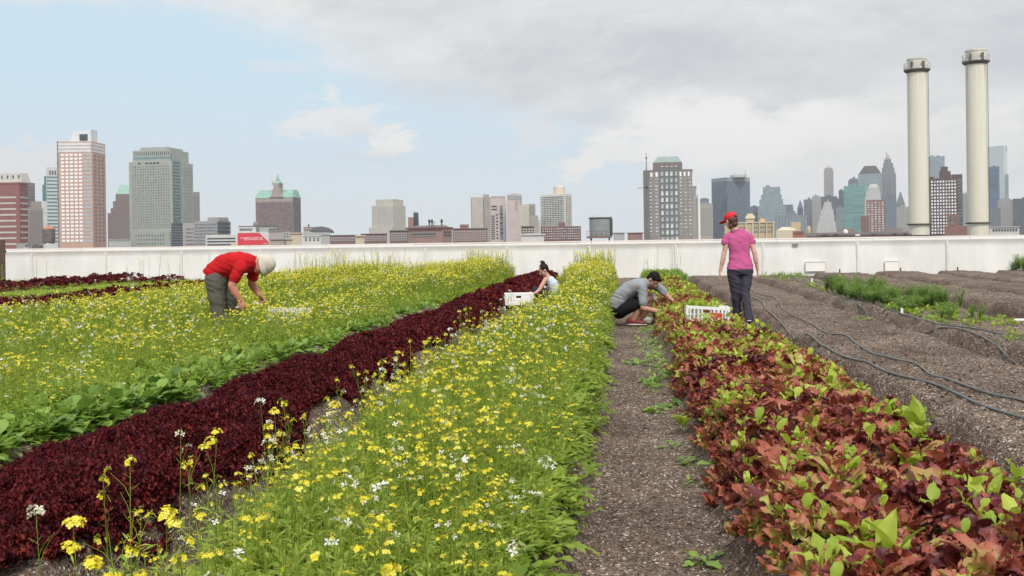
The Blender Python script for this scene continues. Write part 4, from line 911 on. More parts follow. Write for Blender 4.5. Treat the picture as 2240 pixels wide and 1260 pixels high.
    for nm, lab, x0, x1, yt, d, m_, w in (
            ('low_building', 'small brown-grey block right of the red billboard', 588, 620, 506, 520, wallm('mud', (0.38, 0.33, 0.30)), None),
            ('low_building', 'low pinkish roof just above the wall right of the billboard', 592, 622, 524, 300, pinkw, None),
            ('low_building', 'sand-coloured plain box right of the billboard', 636, 661, 511, 330, sand, None),
            ('low_building', 'low sand-coloured step left of the plain sand box', 618, 640, 524, 310, sand, None),
            ('low_building', 'white row house block with dark windows right of the plain sand box', 663, 702, 517, 420, wh, (4, 2)),
            ('low_building', 'pale block with grey shed roof, left of the dark brick row', 702, 722, 514, 450, gryw, None),
            ('low_building', 'grey office slab under the hotel\'s right corner', 612, 634, 506, 700, gryw, (3, 3)),
            ('low_building', 'pinkish distant roof with a chimney right of the hotel', 664, 694, 497, 900, pinkw, (5, 3)),
            ('dark_brick_block', 'long low dark brick block with white windows, leftmost of the brick row', 722, 778, 515, 520, br, (12, 3)),
            ('dark_brick_block', 'dark brick block right of the small sand-coloured rooftop box', 790, 846, 512, 520, wallm('brick_b', (0.20, 0.13, 0.13)), (10, 3)),
            ('dark_brick_block', 'dark brick block with bright windows in front of the broad beige tower', 853, 893, 505, 500, wallm('brick_c', (0.17, 0.12, 0.12)), (7, 4)),
            ('dark_brick_block', 'brick block with rooftop hut left of the tall beige slabs', 990, 1066, 500, 500, wallm('brick_d', (0.21, 0.135, 0.13)), (13, 5)),
            ('dark_brick_block', 'small dark brick block seen between the beige slabs', 1141, 1168, 496, 470, br, (4, 4)),
            ('low_building', 'low cream building with shallow roof below the beige slabs', 1141, 1190, 514, 300, wh, None),
            ('low_building', 'tiny sand-coloured box standing on the wall line in front of the brick row', 779, 797, 517, 300, sand, None),
            ('low_building', 'small red-roofed block right of the rooftop water tank', 1373, 1406, 510, 420, wallm('brick_e', (0.28, 0.17, 0.16)), None),
            ('low_building', 'grey shed roof immediately right of the rooftop water tank', 1342, 1366, 510, 450, gryw, None),
            ('low_building', 'white low block between brown stepped tower and grey-green tower', 238, 286, 524, 600, gryw, (6, 1))):
        b = Bld(nm, lab, x0, x1, 0, d, m_, 0, 14); b.tier(x0, x1, yt); b.cap(x0, x1, yt, 0.35, mat=m_)
        if w: b.wins(x0+1.5, x1-1.5, yt+3, min(yt+3+w[1]*5.2, 527), w[0], w[1], 0.45, 0.45, GLV if nm == 'dark_brick_block' else GLD)
        if 'hut' in lab: b.tier(1006, 1025, 490, 3, 10, name='roof_hut')
        if 'chimney' in lab: b.tier(674, 677, 490, 3, 5, DKR, 'chimney')
        if 'shallow roof' in lab: b.tier(1143, 1186, 510, 1, 12, gryw, 'roof', 513.6, (0.7, 0.3))
    b = Bld('domed_building', 'wide grey building with shallow curved roof right of the hotel', 664, 738, 0, 800, gryw, 0, 20)
    b.tier(664, 720, 508); m = MB(); m.lathe([(11, 0), (10, 2), (7, 4), (3, 5.2), (0.3, 5.6)], 20, (b.X(702), 11, b.Z(509))); m.build('roof', DKR, b.root); b.tier(664, 720, 505, 2, 18, wallm('slate', (0.24, 0.26, 0.28)), 'roof', 507.9, (0.92, 0.4))
    bg = wallm('concrete_beige', (0.45, 0.43, 0.385)); b = Bld('apartment_tower', 'broad plain beige tower with setback top in the middle left of the skyline', 812, 860, 888, 900, bg, 30)
    b.tier(814, 860, 449); b.tier(820, 858, 435.5, 2.5, name='penthouse'); b.tier(811, 862, 497, -3, name='podium'); b.bands(828, 830, 452, 496, 1, 1, wallm('joint', (0.38, 0.36, 0.33))); b.rod(855, 433, 440, 0.5)
    b.wins(816, 858, 452, 496, 9, 14, 0.25, 0.35, wallm('win_faint', (0.36, 0.36, 0.34)))
    b = Bld('power_building', 'small brick building with a black slanted stack, right of the broad beige tower', 893, 920, 0, 560, wallm('brick_f', (0.30, 0.18, 0.16)), 0, 10)
    b.tier(893, 905, 475); m = MB(); k = b.X(905); m.hull([(k, 1, 0), (b.X(921), 1, 0), (b.X(921), 6, 0), (k, 6, 0)], [(k, 1, b.Z(464)), (b.X(916), 1, b.Z(465)), (b.X(916), 6, b.Z(465)), (k, 6, b.Z(464))]); m.build('stack', DKR, b.root)
    b = Bld('ornate_hall', 'brick hall with dark red eaves, white colonnade band and roof turrets', 893, 968, 989, 430, wallm('brick_tan', (0.30, 0.20, 0.18)), 28)
    b.tier(893, 968, 500); b.tier(890, 969, 496.5, -0.8, mat=wallm('eaves', (0.16, 0.075, 0.07)), name='eaves', yb=500.1); b.tier(897, 966, 492, 1, mat=wallm('slate_b', (0.16, 0.13, 0.13)), name='roof', yb=496.4, crown=(0.85, 0.3))
    b.bands(900, 955, 506, 518, 2, 0.45, wh); b.wins(900, 955, 507, 516, 14, 1, 0.4, 0.9, GLD, -0.25); b.wins(970, 987, 504, 518, 4, 2, 0.4, 0.5, GLD, side=True)
    for px in (935, 941, 946, 962): MB().lathe([(0.35, 0), (0.35, 1.2), (0.7, 1.5), (0.5, 2.4), (0.1, 2.8)], 8, (b.X(px), 2, b.Z(492))).build('turret', wh if px == 946 else DKR, b.root)
    # beige slabs
    bs = wallm('slab_beige', (0.44, 0.415, 0.365)); bs2 = wallm('slab_taupe', (0.33, 0.30, 0.285)); pkb = wallm('slab_pink', (0.50, 0.42, 0.40))
    b = Bld('apartment_slab', 'blank beige slab with darker edge, leftmost of the pale slab towers in the middle', 1031, 1058, 0, 1000, bs, 0, 18)
    b.tier(1033, 1058, 431); b.tier(1031, 1033.2, 432, 0.5, mat=bs2)
    b = Bld('apartment_slab', 'taupe slab with rooftop hut right behind the blank beige slab', 1056, 1076, 0, 1050, bs2, 0, 18)
    b.tier(1055, 1076, 431); b.tier(1058, 1071, 425, 2, name='roof_hut'); b.bands(1057, 1060, 434, 518, 16, 0.5, GLD)
    b = Bld('apartment_slab', 'pinkish tower with dark balcony columns between the two plain slabs', 1074, 1108, 0, 950, pkb, 0, 20)
    b.tier(1074, 1108, 433); b.tier(1076, 1107, 429, 0.6, mat=bs2, name='roof'); b.wins(1075, 1083, 470, 524, 2, 12, 0.8, 0.6, GLD); b.wins(1085, 1091, 466, 524, 1, 8, 0.7, 0.4, GLD); b.wins(1094, 1101, 449, 524, 1, 18, 0.95, 0.8, GLM, alt=GLD); b.bands(1076, 1088, 448, 461, 2, 0.45, GLD)
    b = Bld('apartment_slab', 'pink blank-walled tower right of the balcony tower', 1108, 1138, 0, 930, pkb, 0, 20)
    b.tier(1109, 1138, 438); b.wins(1127, 1134, 440, 462, 2, 5, 0.4, 0.5, GLD)
    b = Bld('apartment_slab', 'grey balconied tower top rising behind the pink blank-walled tower', 1110, 1143, 0, 1100, wallm('slab_grey', (0.42, 0.41, 0.40)), 0, 20)
    b.tier(1110, 1143, 425); b.tier(1119, 1133, 422.5, 2, name='roof_hut'); b.wins(1112, 1142, 428, 520, 5, 18, 0.6, 0.45, GLM)
    b = Bld('apartment_slab', 'cream slab stepping down right of the pink tower', 1136, 1172, 0, 1000, wallm('slab_cream', (0.50, 0.46, 0.40)), 0, 20)
    b.tier(1138, 1158, 447); b.tier(1150, 1172, 446, 2, mat=bs2); b.wins(1155, 1170, 450, 470, 4, 4, 0.5, 0.4, GLM, 2.0)
    b = Bld('apartment_slab', 'low taupe stepped tower left of the white round-cornered tower', 1158, 1182, 0, 900, bs2, 0, 20)
    b.tier(1160, 1178, 471); b.tier(1170, 1182, 482, 1.5, mat=bs)
    wb = wallm('tower_white', (0.60, 0.585, 0.54)); b = Bld('apartment_tower', 'white balconied tower with cylindrical rooftop drum in the middle of the skyline', 1183, 1236, 1252, 900, wb, 25)
    b.tier(1183, 1236, 424); b.bands(1184, 1235, 428, 497, 17, 0.28, GLM, -0.1); b.wins(1190, 1232, 428, 497, 7, 17, 0.3, 0.45, GLD, -0.15, alt=GLM); b.wins(1238, 1251, 428, 497, 4, 17, 0.4, 0.9, wallm('fin', (0.3, 0.29, 0.27)), side=True)
    MB().lathe([(5.4, 0), (5.4, b.Z(407)-b.Z(424)), (4.6, b.Z(406)-b.Z(424)), (1.0, b.Z(404.5)-b.Z(424))], 24, (b.X(1216), 9, b.Z(424)+.01)).build('roof_drum', wallm('drum_cream', (0.62, 0.54, 0.44)), b.root, True)
    b = Bld('dark_brick_block', 'dark brick apartment block with bright windows below the white round-drummed tower', 1183, 1271, 0, 480, wallm('brick_g', (0.185, 0.115, 0.115)), 0, 16)
    b.tier(1183, 1271, 494.5); b.tier(1222, 1236, 485, 3, 10, name='roof_hut'); b.wins(1186, 1269, 497, 524, 18, 5, 0.45, 0.45, GLV, alt=GLS)
left_city()

def roof_tanks():
    met = plain('tank_metal', (0.27, 0.29, 0.285), 0.5, 0.15, 0.4); 
    b = Bld('water_tank', 'grey ribbed rooftop tank with low rounded top standing just beyond the middle of the wall', 1287, 1342, 0, 95, met, 0, 2.5, cat='water tank', base=-30)
    X0, X1 = b.X(1289), b.X(1336); z0, z1 = b.Z(516), b.Z(477); r = (X1-X0)/2
    cx = (X0+X1)/2; pr = [(r, 0)]
    for i in range(9): zz = (z1-z0)*(i+1)/9; pr += [(r, zz-0.05), (r+0.025, zz-0.03), (r, zz-0.005)]
    MB().lathe(pr, 40, (cx, r, z0)).build('shell', met, b.root, True)
    MB().lathe([(r+0.08, 0), (r+0.08, 0.1)], 32, (cx, r, z1+.002)).build('rim', DKR, b.root)
    MB().lathe([(r*0.95, 0), (r*0.8, 0.14), (r*0.4, 0.3), (0.05, 0.36)], 32, (cx, r, z1+.105)).build('lid', plain('lid_pale', (0.36, 0.38, 0.38), 0.5), b.root, True)
    m = MB()
    for s in (-1, 1):
        for q in (0.25, 1.9): m.tube([(cx+s*r*0.85, q, 0), (cx+s*r*0.85, q, z0-0.2)], 0.08, 6)
    m.build('stand', DKR, b.root); MB().box(cx-r-0.25, cx+r+0.1, -0.25, 2*r+0.2, z0-0.2, z0-.003).build('platform', wallm('plat', (0.2, 0.13, 0.11)), b.root)
    m = MB()
    for q in range(6): x = cx-r-0.22+q*(2*r+0.3)/5; m.tube([(x, -0.22, z0), (x, -0.22, z0+0.5)], 0.02, 5)
    m.tube([(cx-r-0.22, -0.22, z0+0.5), (cx+r+0.08, -0.22, z0+0.5)], 0.02, 5); m.build('railing', DKR, b.root)
    m = MB(); m.tube([(cx+r+0.08, 0.9, z0), (cx+r+0.08, 0.9, z1+0.2)], 0.05, 5); m.box(cx+r-0.02, cx+r+0.2, 0.7, 1.2, z0, z1-0.05); m.build('ladder', DKR, b.root)
    wood = plain('tank_wood', (0.17, 0.15, 0.135), 0.8, 0.25, 1.0)
    b = Bld('water_tower', 'old wooden water tank with rusty conical roof in front of the towers at far left', 92, 122, 0, 240, wood, 0, 3, cat='water tower', base=-30)
    r = (b.X(121)-b.X(93))/2; cx = b.X(107); z0, z1 = b.Z(530), b.Z(501)
    MB().lathe([(r*1.0, 0), (r*1.02, z1-z0)], 20, (cx, r, z0)).build('tank', wood, b.root, True)
    MB().lathe([(r*1.08, 0), (0.1, b.Z(492)-z1)], 20, (cx, r, z1+.01)).build('roof', plain('rust_roof', (0.40, 0.17, 0.10), 0.8, 0.2, 1), b.root)
    for z in (0.25, 0.6, 1.1, 1.7, 2.4): MB().lathe([(r*1.035, z*(z1-z0)/3), (r*1.035, z*(z1-z0)/3+0.08)], 20, (cx, r, z0)).build('hoop', DKR, b.root)
    m = MB()
    for s in (-1, 1):
        for q in (0.4, 2*r-0.4): m.box(cx+s*r*0.7-0.12, cx+s*r*0.7+0.12, q-0.12, q+0.12, 0, z0)
    m.box(cx-r*0.9, cx+r*0.9, 0.2, 2*r-0.2, z0-0.3, z0-0.003); m.build('stand', DKR, b.root)
    # low things just over the left part of the wall
    b = Bld('roof_vent', 'tilted shiny metal vent pipe poking over the wall at far left', 52, 68, 0, 60, met, 0, 1, cat='vent', base=-12)
    m = MB(); m.tube([(b.X(57), 0.4, 0), (b.X(57), 0.4, b.Z(540)), (b.X(62), 0.4, b.Z(531))], [0.13, 0.13, 0.17], 14); m.build('pipe', plain('galvanised', (0.6, 0.6, 0.58), 0.3, 0.1, 3, metal=0.6), b.root, True)
    for i, (x0, x1, yt, lab) in enumerate(((36, 56, 535, 'low grey rooftop box left of the shiny vent pipe'), (70, 94, 536, 'low dark rooftop unit right of the shiny vent pipe'), (96, 126, 534, 'low white rooftop unit below the wooden water tank'))):
        b = Bld('rooftop_unit', lab, x0, x1, 0, 130, wallm('unit', ((0.3, 0.3, 0.3), (0.12, 0.12, 0.12), (0.5, 0.5, 0.48))[i]), 0, 3, cat='rooftop unit', base=-20); b.tier(x0, x1, yt); b.tier(x0+4, x0+12, yt-2.5, 0.5, 1.5, name='duct')
    # two chimneys
    ch = bpy.data.materials['chimney_cream'] if 'chimney_cream' in bpy.data.materials else None
    m_, N, bs, o = newmat('chimney_cream'); tc = N.n('ShaderNodeTexCoord'); sp = N.n('ShaderNodeSeparateXYZ'); N.link(tc.outputs['Object'], sp.inputs[0])
    mp = N.n('ShaderNodeMapping'); mp.inputs['Scale'].default_value = (1, 1, 0.06); N.link(tc.outputs['Object'], mp.inputs[0]); st = N.noise(mp.outputs[0], 2.2, 4, 0.7)
    base = N.ramp(N.noise(mp.outputs[0], 0.7, 4, 0.6), [(0.3, (0.60, 0.565, 0.455)), (0.7, (0.69, 0.655, 0.54))])
    top = at(2010, 150, 125).z-CITY; bot = at(2010, 492, 125).z-CITY
    rust = N.m('MULTIPLY', N.m('MAXIMUM', N.ss(sp.outputs[2], top-3.2, top), N.ss(sp.outputs[2], bot+0.2, bot-1.5)), N.ss(st, 0.52, 0.66))
    base = N.mix(N.m('MULTIPLY', N.ss(N.noise(mp.outputs[0], 3.5, 5, 0.7), 0.55, 0.75), 0.35), base, (0.42, 0.36, 0.27))
    band = N.m('LESS_THAN', N.m('FRACT', N.m('DIVIDE', sp.outputs[2], 1.5)), 0.035); base = N.mix(N.m('MULTIPLY', band, 0.10), base, (0.3, 0.28, 0.22))
    N.link(N.mix(N.m('MULTIPLY', rust, 0.75), base, (0.20, 0.11, 0.05)), bs.inputs['Base Color']); bs.inputs['Roughness'].default_value = 0.7
    rim = plain('chimney_flange', (0.13, 0.105, 0.09), 0.7, 0.3, 1); rail = plain('chimney_rail', (0.50, 0.49, 0.45), 0.6)
    for (xl, xr, yt, yp, yf, lab) in ((1988, 2034, 125, 151, 491, 'left of two tall cream chimneys with ring platform near its top'), (2116, 2164, 106, 133, 488, 'right of two tall cream chimneys, the slightly taller one')):
        xc = (xl+xr)/2; b = Bld('chimney', lab, xl, xc, 0, 125, m_, 0, 3, cat='chimney'); r = (xr-xl)/2*b.k*math.cos(b.al)
        zp, zt, zf = b.Z(yp), b.Z(yt), b.Z(yf)
        MB().lathe([(r*1.02, 0), (r, zf), (r*0.985, zp)], 48, (0, r, 0)).build('shaft', m_, b.root, True)
        MB().lathe([(r*0.94, 0), (r*0.94, zt-zp-0.2), (r*1.0, zt-zp-0.2), (r*1.0, zt-zp)], 48, (0, r, zp+.01)).build('cap', plain('cap_grey', (0.62, 0.59, 0.51), 0.7, 0.12, 0.6), b.root)
        MB().lathe([(r*0.99, -0.35), (r*1.28, -0.05), (r*1.30, 0.0), (r*1.30, 0.1)], 48, (0, r, zp)).build('platform', rim, b.root)
        m = MB(); R2 = r*1.28
        for h in (0.45, 0.9):
            pts = [(R2*math.cos(a*math.pi/18), r+R2*math.sin(a*math.pi/18), zp+h) for a in range(37)]; m.tube(pts, 0.03, 5)
        for a in range(18): m.box(R2*math.cos(a*math.pi/9)-.025, R2*math.cos(a*math.pi/9)+.025, r+R2*math.sin(a*math.pi/9)-.025, r+R2*math.sin(a*math.pi/9)+.025, zp+0.1, zp+0.9)
        m.build('railing', rail, b.root)
        m = MB(); 
        for a in range(36):
            c, s_ = math.cos(a*math.pi/18), math.sin(a*math.pi/18); c2, s2 = math.cos((a+1)*math.pi/18), math.sin((a+1)*math.pi/18)
            m.add([(R2*c, r+R2*s_, zp+.1), (R2*c2, r+R2*s2, zp+.1), (R2*c2, r+R2*s2, zp+.35), (R2*c, r+R2*s_, zp+.35)], [(0, 1, 2, 3)])
        m.build('kick_plate', rail, b.root)
        for q in (-0.5, 0.62): MB().box(r*q-0.16, r*q+0.16, r-R2*0.95, r-R2*0.7, zp+0.15, zp+1.0).build('beacon', rim, b.root); 
        MB().lathe([(r*1.0, -0.08), (r*1.22, 0.0), (r*1.22, 0.1), (r*1.0, 0.14)], 48, (0, r, zf)).build('flange', rim, b.root)
        m = MB(); 
        for a in (-0.12, 0.12): m.tube([(r*1.07, r*0.75+a*2, zf+0.1), (r*1.06, r*0.75+a*2, zp-0.4)], 0.035, 5)
        m.build('ladder', rim, b.root)
    # black cornice of the roof next door and small things on it
    b = Bld('neighbour_roof', 'long black low roof edge just behind the wall below the chimneys', 1690, 2060, 0, 75, DKR, 0, 12, base=-15)
    b.tier(1765, 2062, 513.2); b.tier(1780, 1990, 510.6, 2, 6, plain('roof_red', (0.2, 0.09, 0.07)), 'roof_strip', 513.0); b.tier(1690, 1765, 516, 1)
    for px in (1797, 1822, 1870, 1905, 1952, 1976): b.tier(px, px+9, 508.4+random.random()*1.2, 0.5, 1.4, DKR if px != 1870 else TAGW, 'roof_box')
    m = MB(); m.lathe([(0.02, 0), (0.16, 0.06), (0.2, 0.2), (0.14, 0.34), (0.02, 0.4)], 12, (b.X(1848), 0.7, b.Z(509))); m.build('dome_light', TAGW, b.root, True)
    # flagpole, antenna mast
    b = Bld('white_pole', 'thin white pole standing right of the brown windowed tower', 1527, 1530, 0, 110, TAGW, 0, 0.3, cat='pole', base=-20)
    MB().tube([(0, 0, 0), (0, 0, b.Z(432)), (0, 0, b.Z(401))], [0.14, 0.12, 0.03], 8).build('pole', TAGW, b.root); MB().box(-0.5, 0.5, -0.05, 0.05, b.Z(432), b.Z(431)).build('crossbar', TAGW, b.root)
    b = Bld('antenna_mast', 'slim antenna mast with crossarm in front of the left edge of the brown windowed tower', 1413, 1416, 0, 130, DKR, 0, 0.3, cat='mast', base=-20)
    MB().tube([(0, 0, 0), (0, 0, b.Z(374)), (0, 0, b.Z(334))], [0.12, 0.08, 0.02], 8).build('pole', wallm('mast_brown', (0.2, 0.15, 0.14)), b.root)
    MB().tube([(b.X(1397), 0, b.Z(412)), (0, -0.2, b.Z(409)), (b.X(1432), -0.1, b.Z(410))], 0.045, 6).build('crossarm', wallm('arm', (0.2, 0.16, 0.15)), b.root); MB().box(-0.18, 0.18, -0.16, 0.16, b.Z(411), b.Z(407)).build('junction_box', DKR, b.root)
    MB().box(-0.12, 0.12, -0.12, 0.12, b.Z(347), b.Z(344)).build('antenna_head', DKR, b.root)
roof_tanks()

def right_city():
    bw = wallm('brick_rose', (0.27, 0.232, 0.215)); dkm = wallm('metal_dark', (0.16, 0.165, 0.165))
    b = Bld('windowed_tower', 'brown tower with a central column of large windows and a green hipped roof', 1409, 1516, 0, 700, bw, 0, 26)
    b.tier(1410, 1516, 371); b.tier(1430, 1494, 353, 1.5, 24, wallm('brick_rose_dk', (0.20, 0.165, 0.16)), 'upper_wall'); b.tier(1431, 1493, 339, 2, 23, wallm('roof_seagreen', (0.24, 0.30, 0.285)), 'roof', 352.8, (0.72, 0.4)); b.cap(1410, 1516, 371, 0.35)
    b.bands(1444, 1486, 363, 516, 1, 1.0, dkm, 0.0, name='window_column_backing')
    for i in range(11): b.wins(1445, 1486, 375+i*14.3-2, 375+i*14.3+9.5, 4, 1, 0.52, 0.85, GLS, -0.25, alt=GLV)
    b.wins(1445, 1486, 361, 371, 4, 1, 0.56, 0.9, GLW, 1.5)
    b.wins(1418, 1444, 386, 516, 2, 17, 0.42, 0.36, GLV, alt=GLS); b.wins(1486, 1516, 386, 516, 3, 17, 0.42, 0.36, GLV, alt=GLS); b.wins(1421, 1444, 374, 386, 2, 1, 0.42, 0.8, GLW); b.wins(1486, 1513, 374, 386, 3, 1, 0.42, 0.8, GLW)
    b.tier(1409, 1422, 372, -2, 3, dkm, 'stair_tower'); b.rod(1456, 336, 339, 0.4)
    g1 = wallm('grey_a', (0.30, 0.29, 0.27)); g2 = wallm('tan_a', (0.38, 0.34, 0.30))
    for lab, x0, x1, yt, d, m_, ex in (
            ('narrow grey block directly right of the brown windowed tower', 1516, 1524, 409, 900, g1, None), ('grey-green stepped block behind the white pole', 1517, 1532, 430, 1000, g1, 'w'),
            ('dull tan block with flat top right of the white pole', 1532, 1560, 447, 1100, g2, 'w'), ('blue-grey rounded block peeking over the tan block', 1532, 1552, 436, 2300, wallm('slate_a', (0.16, 0.18, 0.21)), None)):
        b = Bld('city_block', lab, x0, x1, 0, d, m_, 0, 30); b.tier(x0, x1, yt); b.cap(x0, x1, yt, 0.8, mat=m_); b.tier(x0+2, x1-3, yt-3, 4, 20, name='penthouse')
        if ex: b.wins(x0+1, x1-1, yt+6, 516, max(3, (x1-x0)//5), 12, 0.5, 0.4, GLM)
    D = 2700
    def F(nm, wall, glass, sx=5.0, sz=4.2, wf=0.5, hf=0.5): return facade(nm, wall, glass, sx, sz, wf, hf)
    bl = F('facade_blue', (0.20, 0.21, 0.23), (0.045, 0.065, 0.10), 3.4, 4, 0.7, 1.1)
    b = Bld('office_tower', 'large dark blue flat-topped tower with pale top band, behind the woman in pink', 1558, 1592, 1642, 2300, bl, 50)
    b.tier(1558, 1592, 388); m = wallm('band_pale', (0.42, 0.42, 0.42)); b.bands(1558, 1592, 389, 396, 2, 0.45, m); b.bands(1592, 1642, 389, 396, 2, 0.45, m, side=True)
    MB().lathe([(20, 0), (19, 6), (13, 11), (4, 13)], 20, (b.X(1592), b.wR*0.5, b.Z(388))).build('dome', m, b.root, True); b.rod(1607, 372, 385, 1.2, m)
    def tw(nm, lab, x0, x1, yt, d, mat, ups=(), crown=None, roofm=None, rod=None, psi=0, xc=None, dep=None):
        b = Bld(nm, lab, x0, xc or x1, x1 if xc else 0, d, mat, psi, dep or max(20, (x1-x0)*d/FPX*0.8)); X1 = xc or x1
        b.tier(x0, X1, yt)
        for i, (a, c, y) in enumerate(ups): b.tier(a, c, y, 1.2*(i+1), name='upper_wall')
        if crown: a, c, y0, y1, kx = crown; b.tier(a, c, y1, 3, b.wR-3, roofm or mat, 'roof', y0, (kx, kx))
        if not crown:
            xa, xb, yy = (ups[-1] if ups else (x0, X1, yt)); w_ = xb-xa; g_ = random.Random(int(x0*7)); zt = b.Z(yy)
            for q in range(2 if w_ > 12 else 1):
                u = xa+w_*g_.uniform(0.15, 0.6); v_ = w_*g_.uniform(0.12, 0.3); MB().box(b.X(u), b.X(min(u+v_, xb-1)), 6+q*7, 11+q*7, zt+.01, zt+g_.uniform(2.5, 6)).build('roof_unit', mat, b.root)
        if rod: b.rod(rod[0], rod[1], rod[2], rod[3] if len(rod) > 3 else 0.9)
        return b
    sl = F('facade_slate', (0.17, 0.19, 0.22), (0.05, 0.07, 0.10), 5, 4); sl2 = F('facade_slate_b', (0.22, 0.25, 0.28), (0.08, 0.11, 0.14), 6, 4.2); gb = F('facade_greyblue', (0.27, 0.31, 0.33), (0.12, 0.17, 0.20), 4, 4, 0.7, 0.6)
    stn = F('facade_stone', (0.34, 0.32, 0.31), (0.12, 0.12, 0.13), 4, 4, 0.4, 0.5); dk = F('facade_dark', (0.12, 0.13, 0.15), (0.04, 0.05, 0.07), 4, 4, 0.6, 0.6); wh2 = F('facade_white', (0.48, 0.47, 0.46), (0.2, 0.2, 0.21), 4, 4, 0.4, 0.4)
    tw('office_tower', 'low dark blue block immediately right of the large dark blue tower', 1640, 1665, 451, 2600, sl)
    tw('office_tower', 'pale blue-grey tower tapering in steps to a square top, right of the pink-shirted woman', 1658, 1720, 450, 2500, gb, ((1662, 1714, 435), (1666, 1711, 425), (1670, 1708, 408)))
    tw('office_tower', 'dark low block with sloping right side right of the stepped blue-grey tower', 1700, 1741, 462, 2550, sl, (), (1702, 1737, 462, 447, 0.9))
    tw('church', 'small dark pointed steeple between low city blocks', 1745, 1758, 455, 2300, dk, (), (1745, 1758, 455, 437, 0.05))
    tw('office_tower', 'wide low blue glass block below the stepped blue-grey tower', 1694, 1765, 470, 1900, sl2)
    tw('office_tower', 'small blue-grey slab left of the pair of paler slabs', 1759, 1778, 436, 2800, sl); tw('office_tower', 'pair of pinkish-grey slabs left of the slim round-topped tower', 1777, 1797, 430, 2700, stn, ((1780, 1792, 427),))
    tw('office_tower', 'dark broad block behind the white ziggurat', 1788, 1837, 434, 2750, dk, ((1793, 1833, 429),))
    tw('slender_tower', 'slim stone tower with rounded top and tiny spire', 1804, 1825, 372, 2900, stn, ((1806, 1823, 367),), (1808, 1821, 367, 363, 0.5), rod=(1814, 359, 366))
    tw('ziggurat_tower', 'pale stone ziggurat stepping up to a narrow top', 1786, 1832, 500, 2200, wh2, ((1789, 1829, 485), (1793, 1826, 470), (1797, 1824, 457), (1801, 1821, 448), (1804, 1819, 441)))
    tw('office_tower', 'narrow blue slab right of the ziggurat', 1829, 1849, 453, 2600, sl2); tw('office_tower', 'brownish narrow slab left of the green glass tower', 1836, 1850, 416, 2800, dk)
    tw('office_tower', 'dark flat tower behind the left side of the green glass tower', 1857, 1882, 394, 2900, sl, ((1860, 1878, 390),))
    gn = F('facade_green', (0.17, 0.31, 0.28), (0.12, 0.24, 0.23), 30, 4, 0.9, 0.5); tw('glass_tower', 'sea-green glass tower in the lower Manhattan cluster', 1847, 1893, 405, 2300, gn, psi=25, xc=1855 if False else None)
    tw('office_tower', 'blue-grey tower with a dark trapezoid roof left of the spired skyscraper', 1879, 1931, 379, 2700, gb, (), (1880, 1930, 379, 361, 0.5), DKR)
    b = tw('skyscraper', 'tall grey spired art-deco skyscraper left of the first chimney', 1929, 1962, 378, 2750, F('facade_artdeco', (0.24, 0.235, 0.25), (0.10, 0.11, 0.13), 4, 200, 0.45, 1.0), ((1931, 1959, 366), (1934, 1956, 356), (1936, 1952, 348)), (1937, 1951, 348, 338, 0.3), rod=(1942, 329, 342, 1.6))
    tw('office_tower', 'dark blue block at the foot of the spired skyscraper', 1929, 1962, 427, 2300, sl)
    tw('white_crowned_tower', 'white stepped crown tower in front of the green glass tower', 1893, 1928, 430, 1700, wh2, ((1896, 1927, 418), (1900, 1925, 409)), (1902, 1923, 409, 402, 0.7))
    b = Bld('brick_tower', 'red brick and white banded apartment tower below the white stepped crown', 1896, 1937, 0, 1200, wallm('brick_h', (0.24, 0.12, 0.11)), 0, 24); b.tier(1896, 1937, 437); b.wins(1897, 1936, 440, 512, 5, 14, 0.6, 0.5, GLV, alt=GLS)
    b = Bld('brick_block', 'short brown brick block left of the red and white banded tower', 1883, 1902, 0, 900, wallm('brick_i', (0.22, 0.13, 0.11)), 0, 15); b.tier(1883, 1902, 472); b.wins(1886, 1900, 474, 505, 2, 7, 0.4, 0.5, GLM)
    tw('office_tower', 'dark triangular-roofed tower right of the spired skyscraper', 1961, 1981, 446, 2500, sl, (), (1961, 1981, 446, 419, 0.1)); tw('office_tower', 'grey blocky building left of the first chimney base', 1962, 1991, 452, 1900, stn)
    tw('office_tower', 'blue-grey slab right of the first chimney, behind the dark brick tower', 2030, 2069, 341, 2700, gb, rod=(2046, 336, 342))
    b = Bld('brick_tower', 'dark brick tower with dense white window grid between the two chimneys', 2030, 2107, 0, 700, wallm('brick_j', (0.13, 0.095, 0.09)), 0, 24)
    b.tier(2036, 2107, 388); b.tier(2056, 2081, 372, 5, 20, name='penthouse'); b.tier(2059, 2075, 361.5, 7, 16, name='penthouse'); b.tier(2082, 2107, 380, 4, 20, name='roof_hut'); b.tier(2030, 2044, 384, 3, 20)
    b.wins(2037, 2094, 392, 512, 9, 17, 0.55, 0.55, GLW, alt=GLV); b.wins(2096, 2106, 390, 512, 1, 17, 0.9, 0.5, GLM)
    b = Bld('brick_block', 'low red brick block with tall slot between the chimneys', 2066, 2118, 0, 420, wallm('brick_k', (0.24, 0.135, 0.115)), 0, 14); b.tier(2066, 2118, 494); b.tier(2072, 2097, 467, 1, 8); b.wins(2078, 2090, 470, 492, 1, 1, 0.7, 0.9, GLM, 1.0)
    tw('office_tower', 'teal-grey narrow slab left of the second chimney', 2104, 2118, 423, 2400, gb); 
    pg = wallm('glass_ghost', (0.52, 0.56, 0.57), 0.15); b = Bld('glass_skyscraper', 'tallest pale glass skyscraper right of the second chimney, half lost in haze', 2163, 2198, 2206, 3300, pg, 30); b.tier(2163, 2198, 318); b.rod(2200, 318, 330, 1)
    tw('office_tower', 'dark blue slab right beside the second chimney', 2160, 2188, 364, 2600, F('facade_navy', (0.10, 0.14, 0.20), (0.05, 0.08, 0.14), 40, 4, 0.9, 0.6))
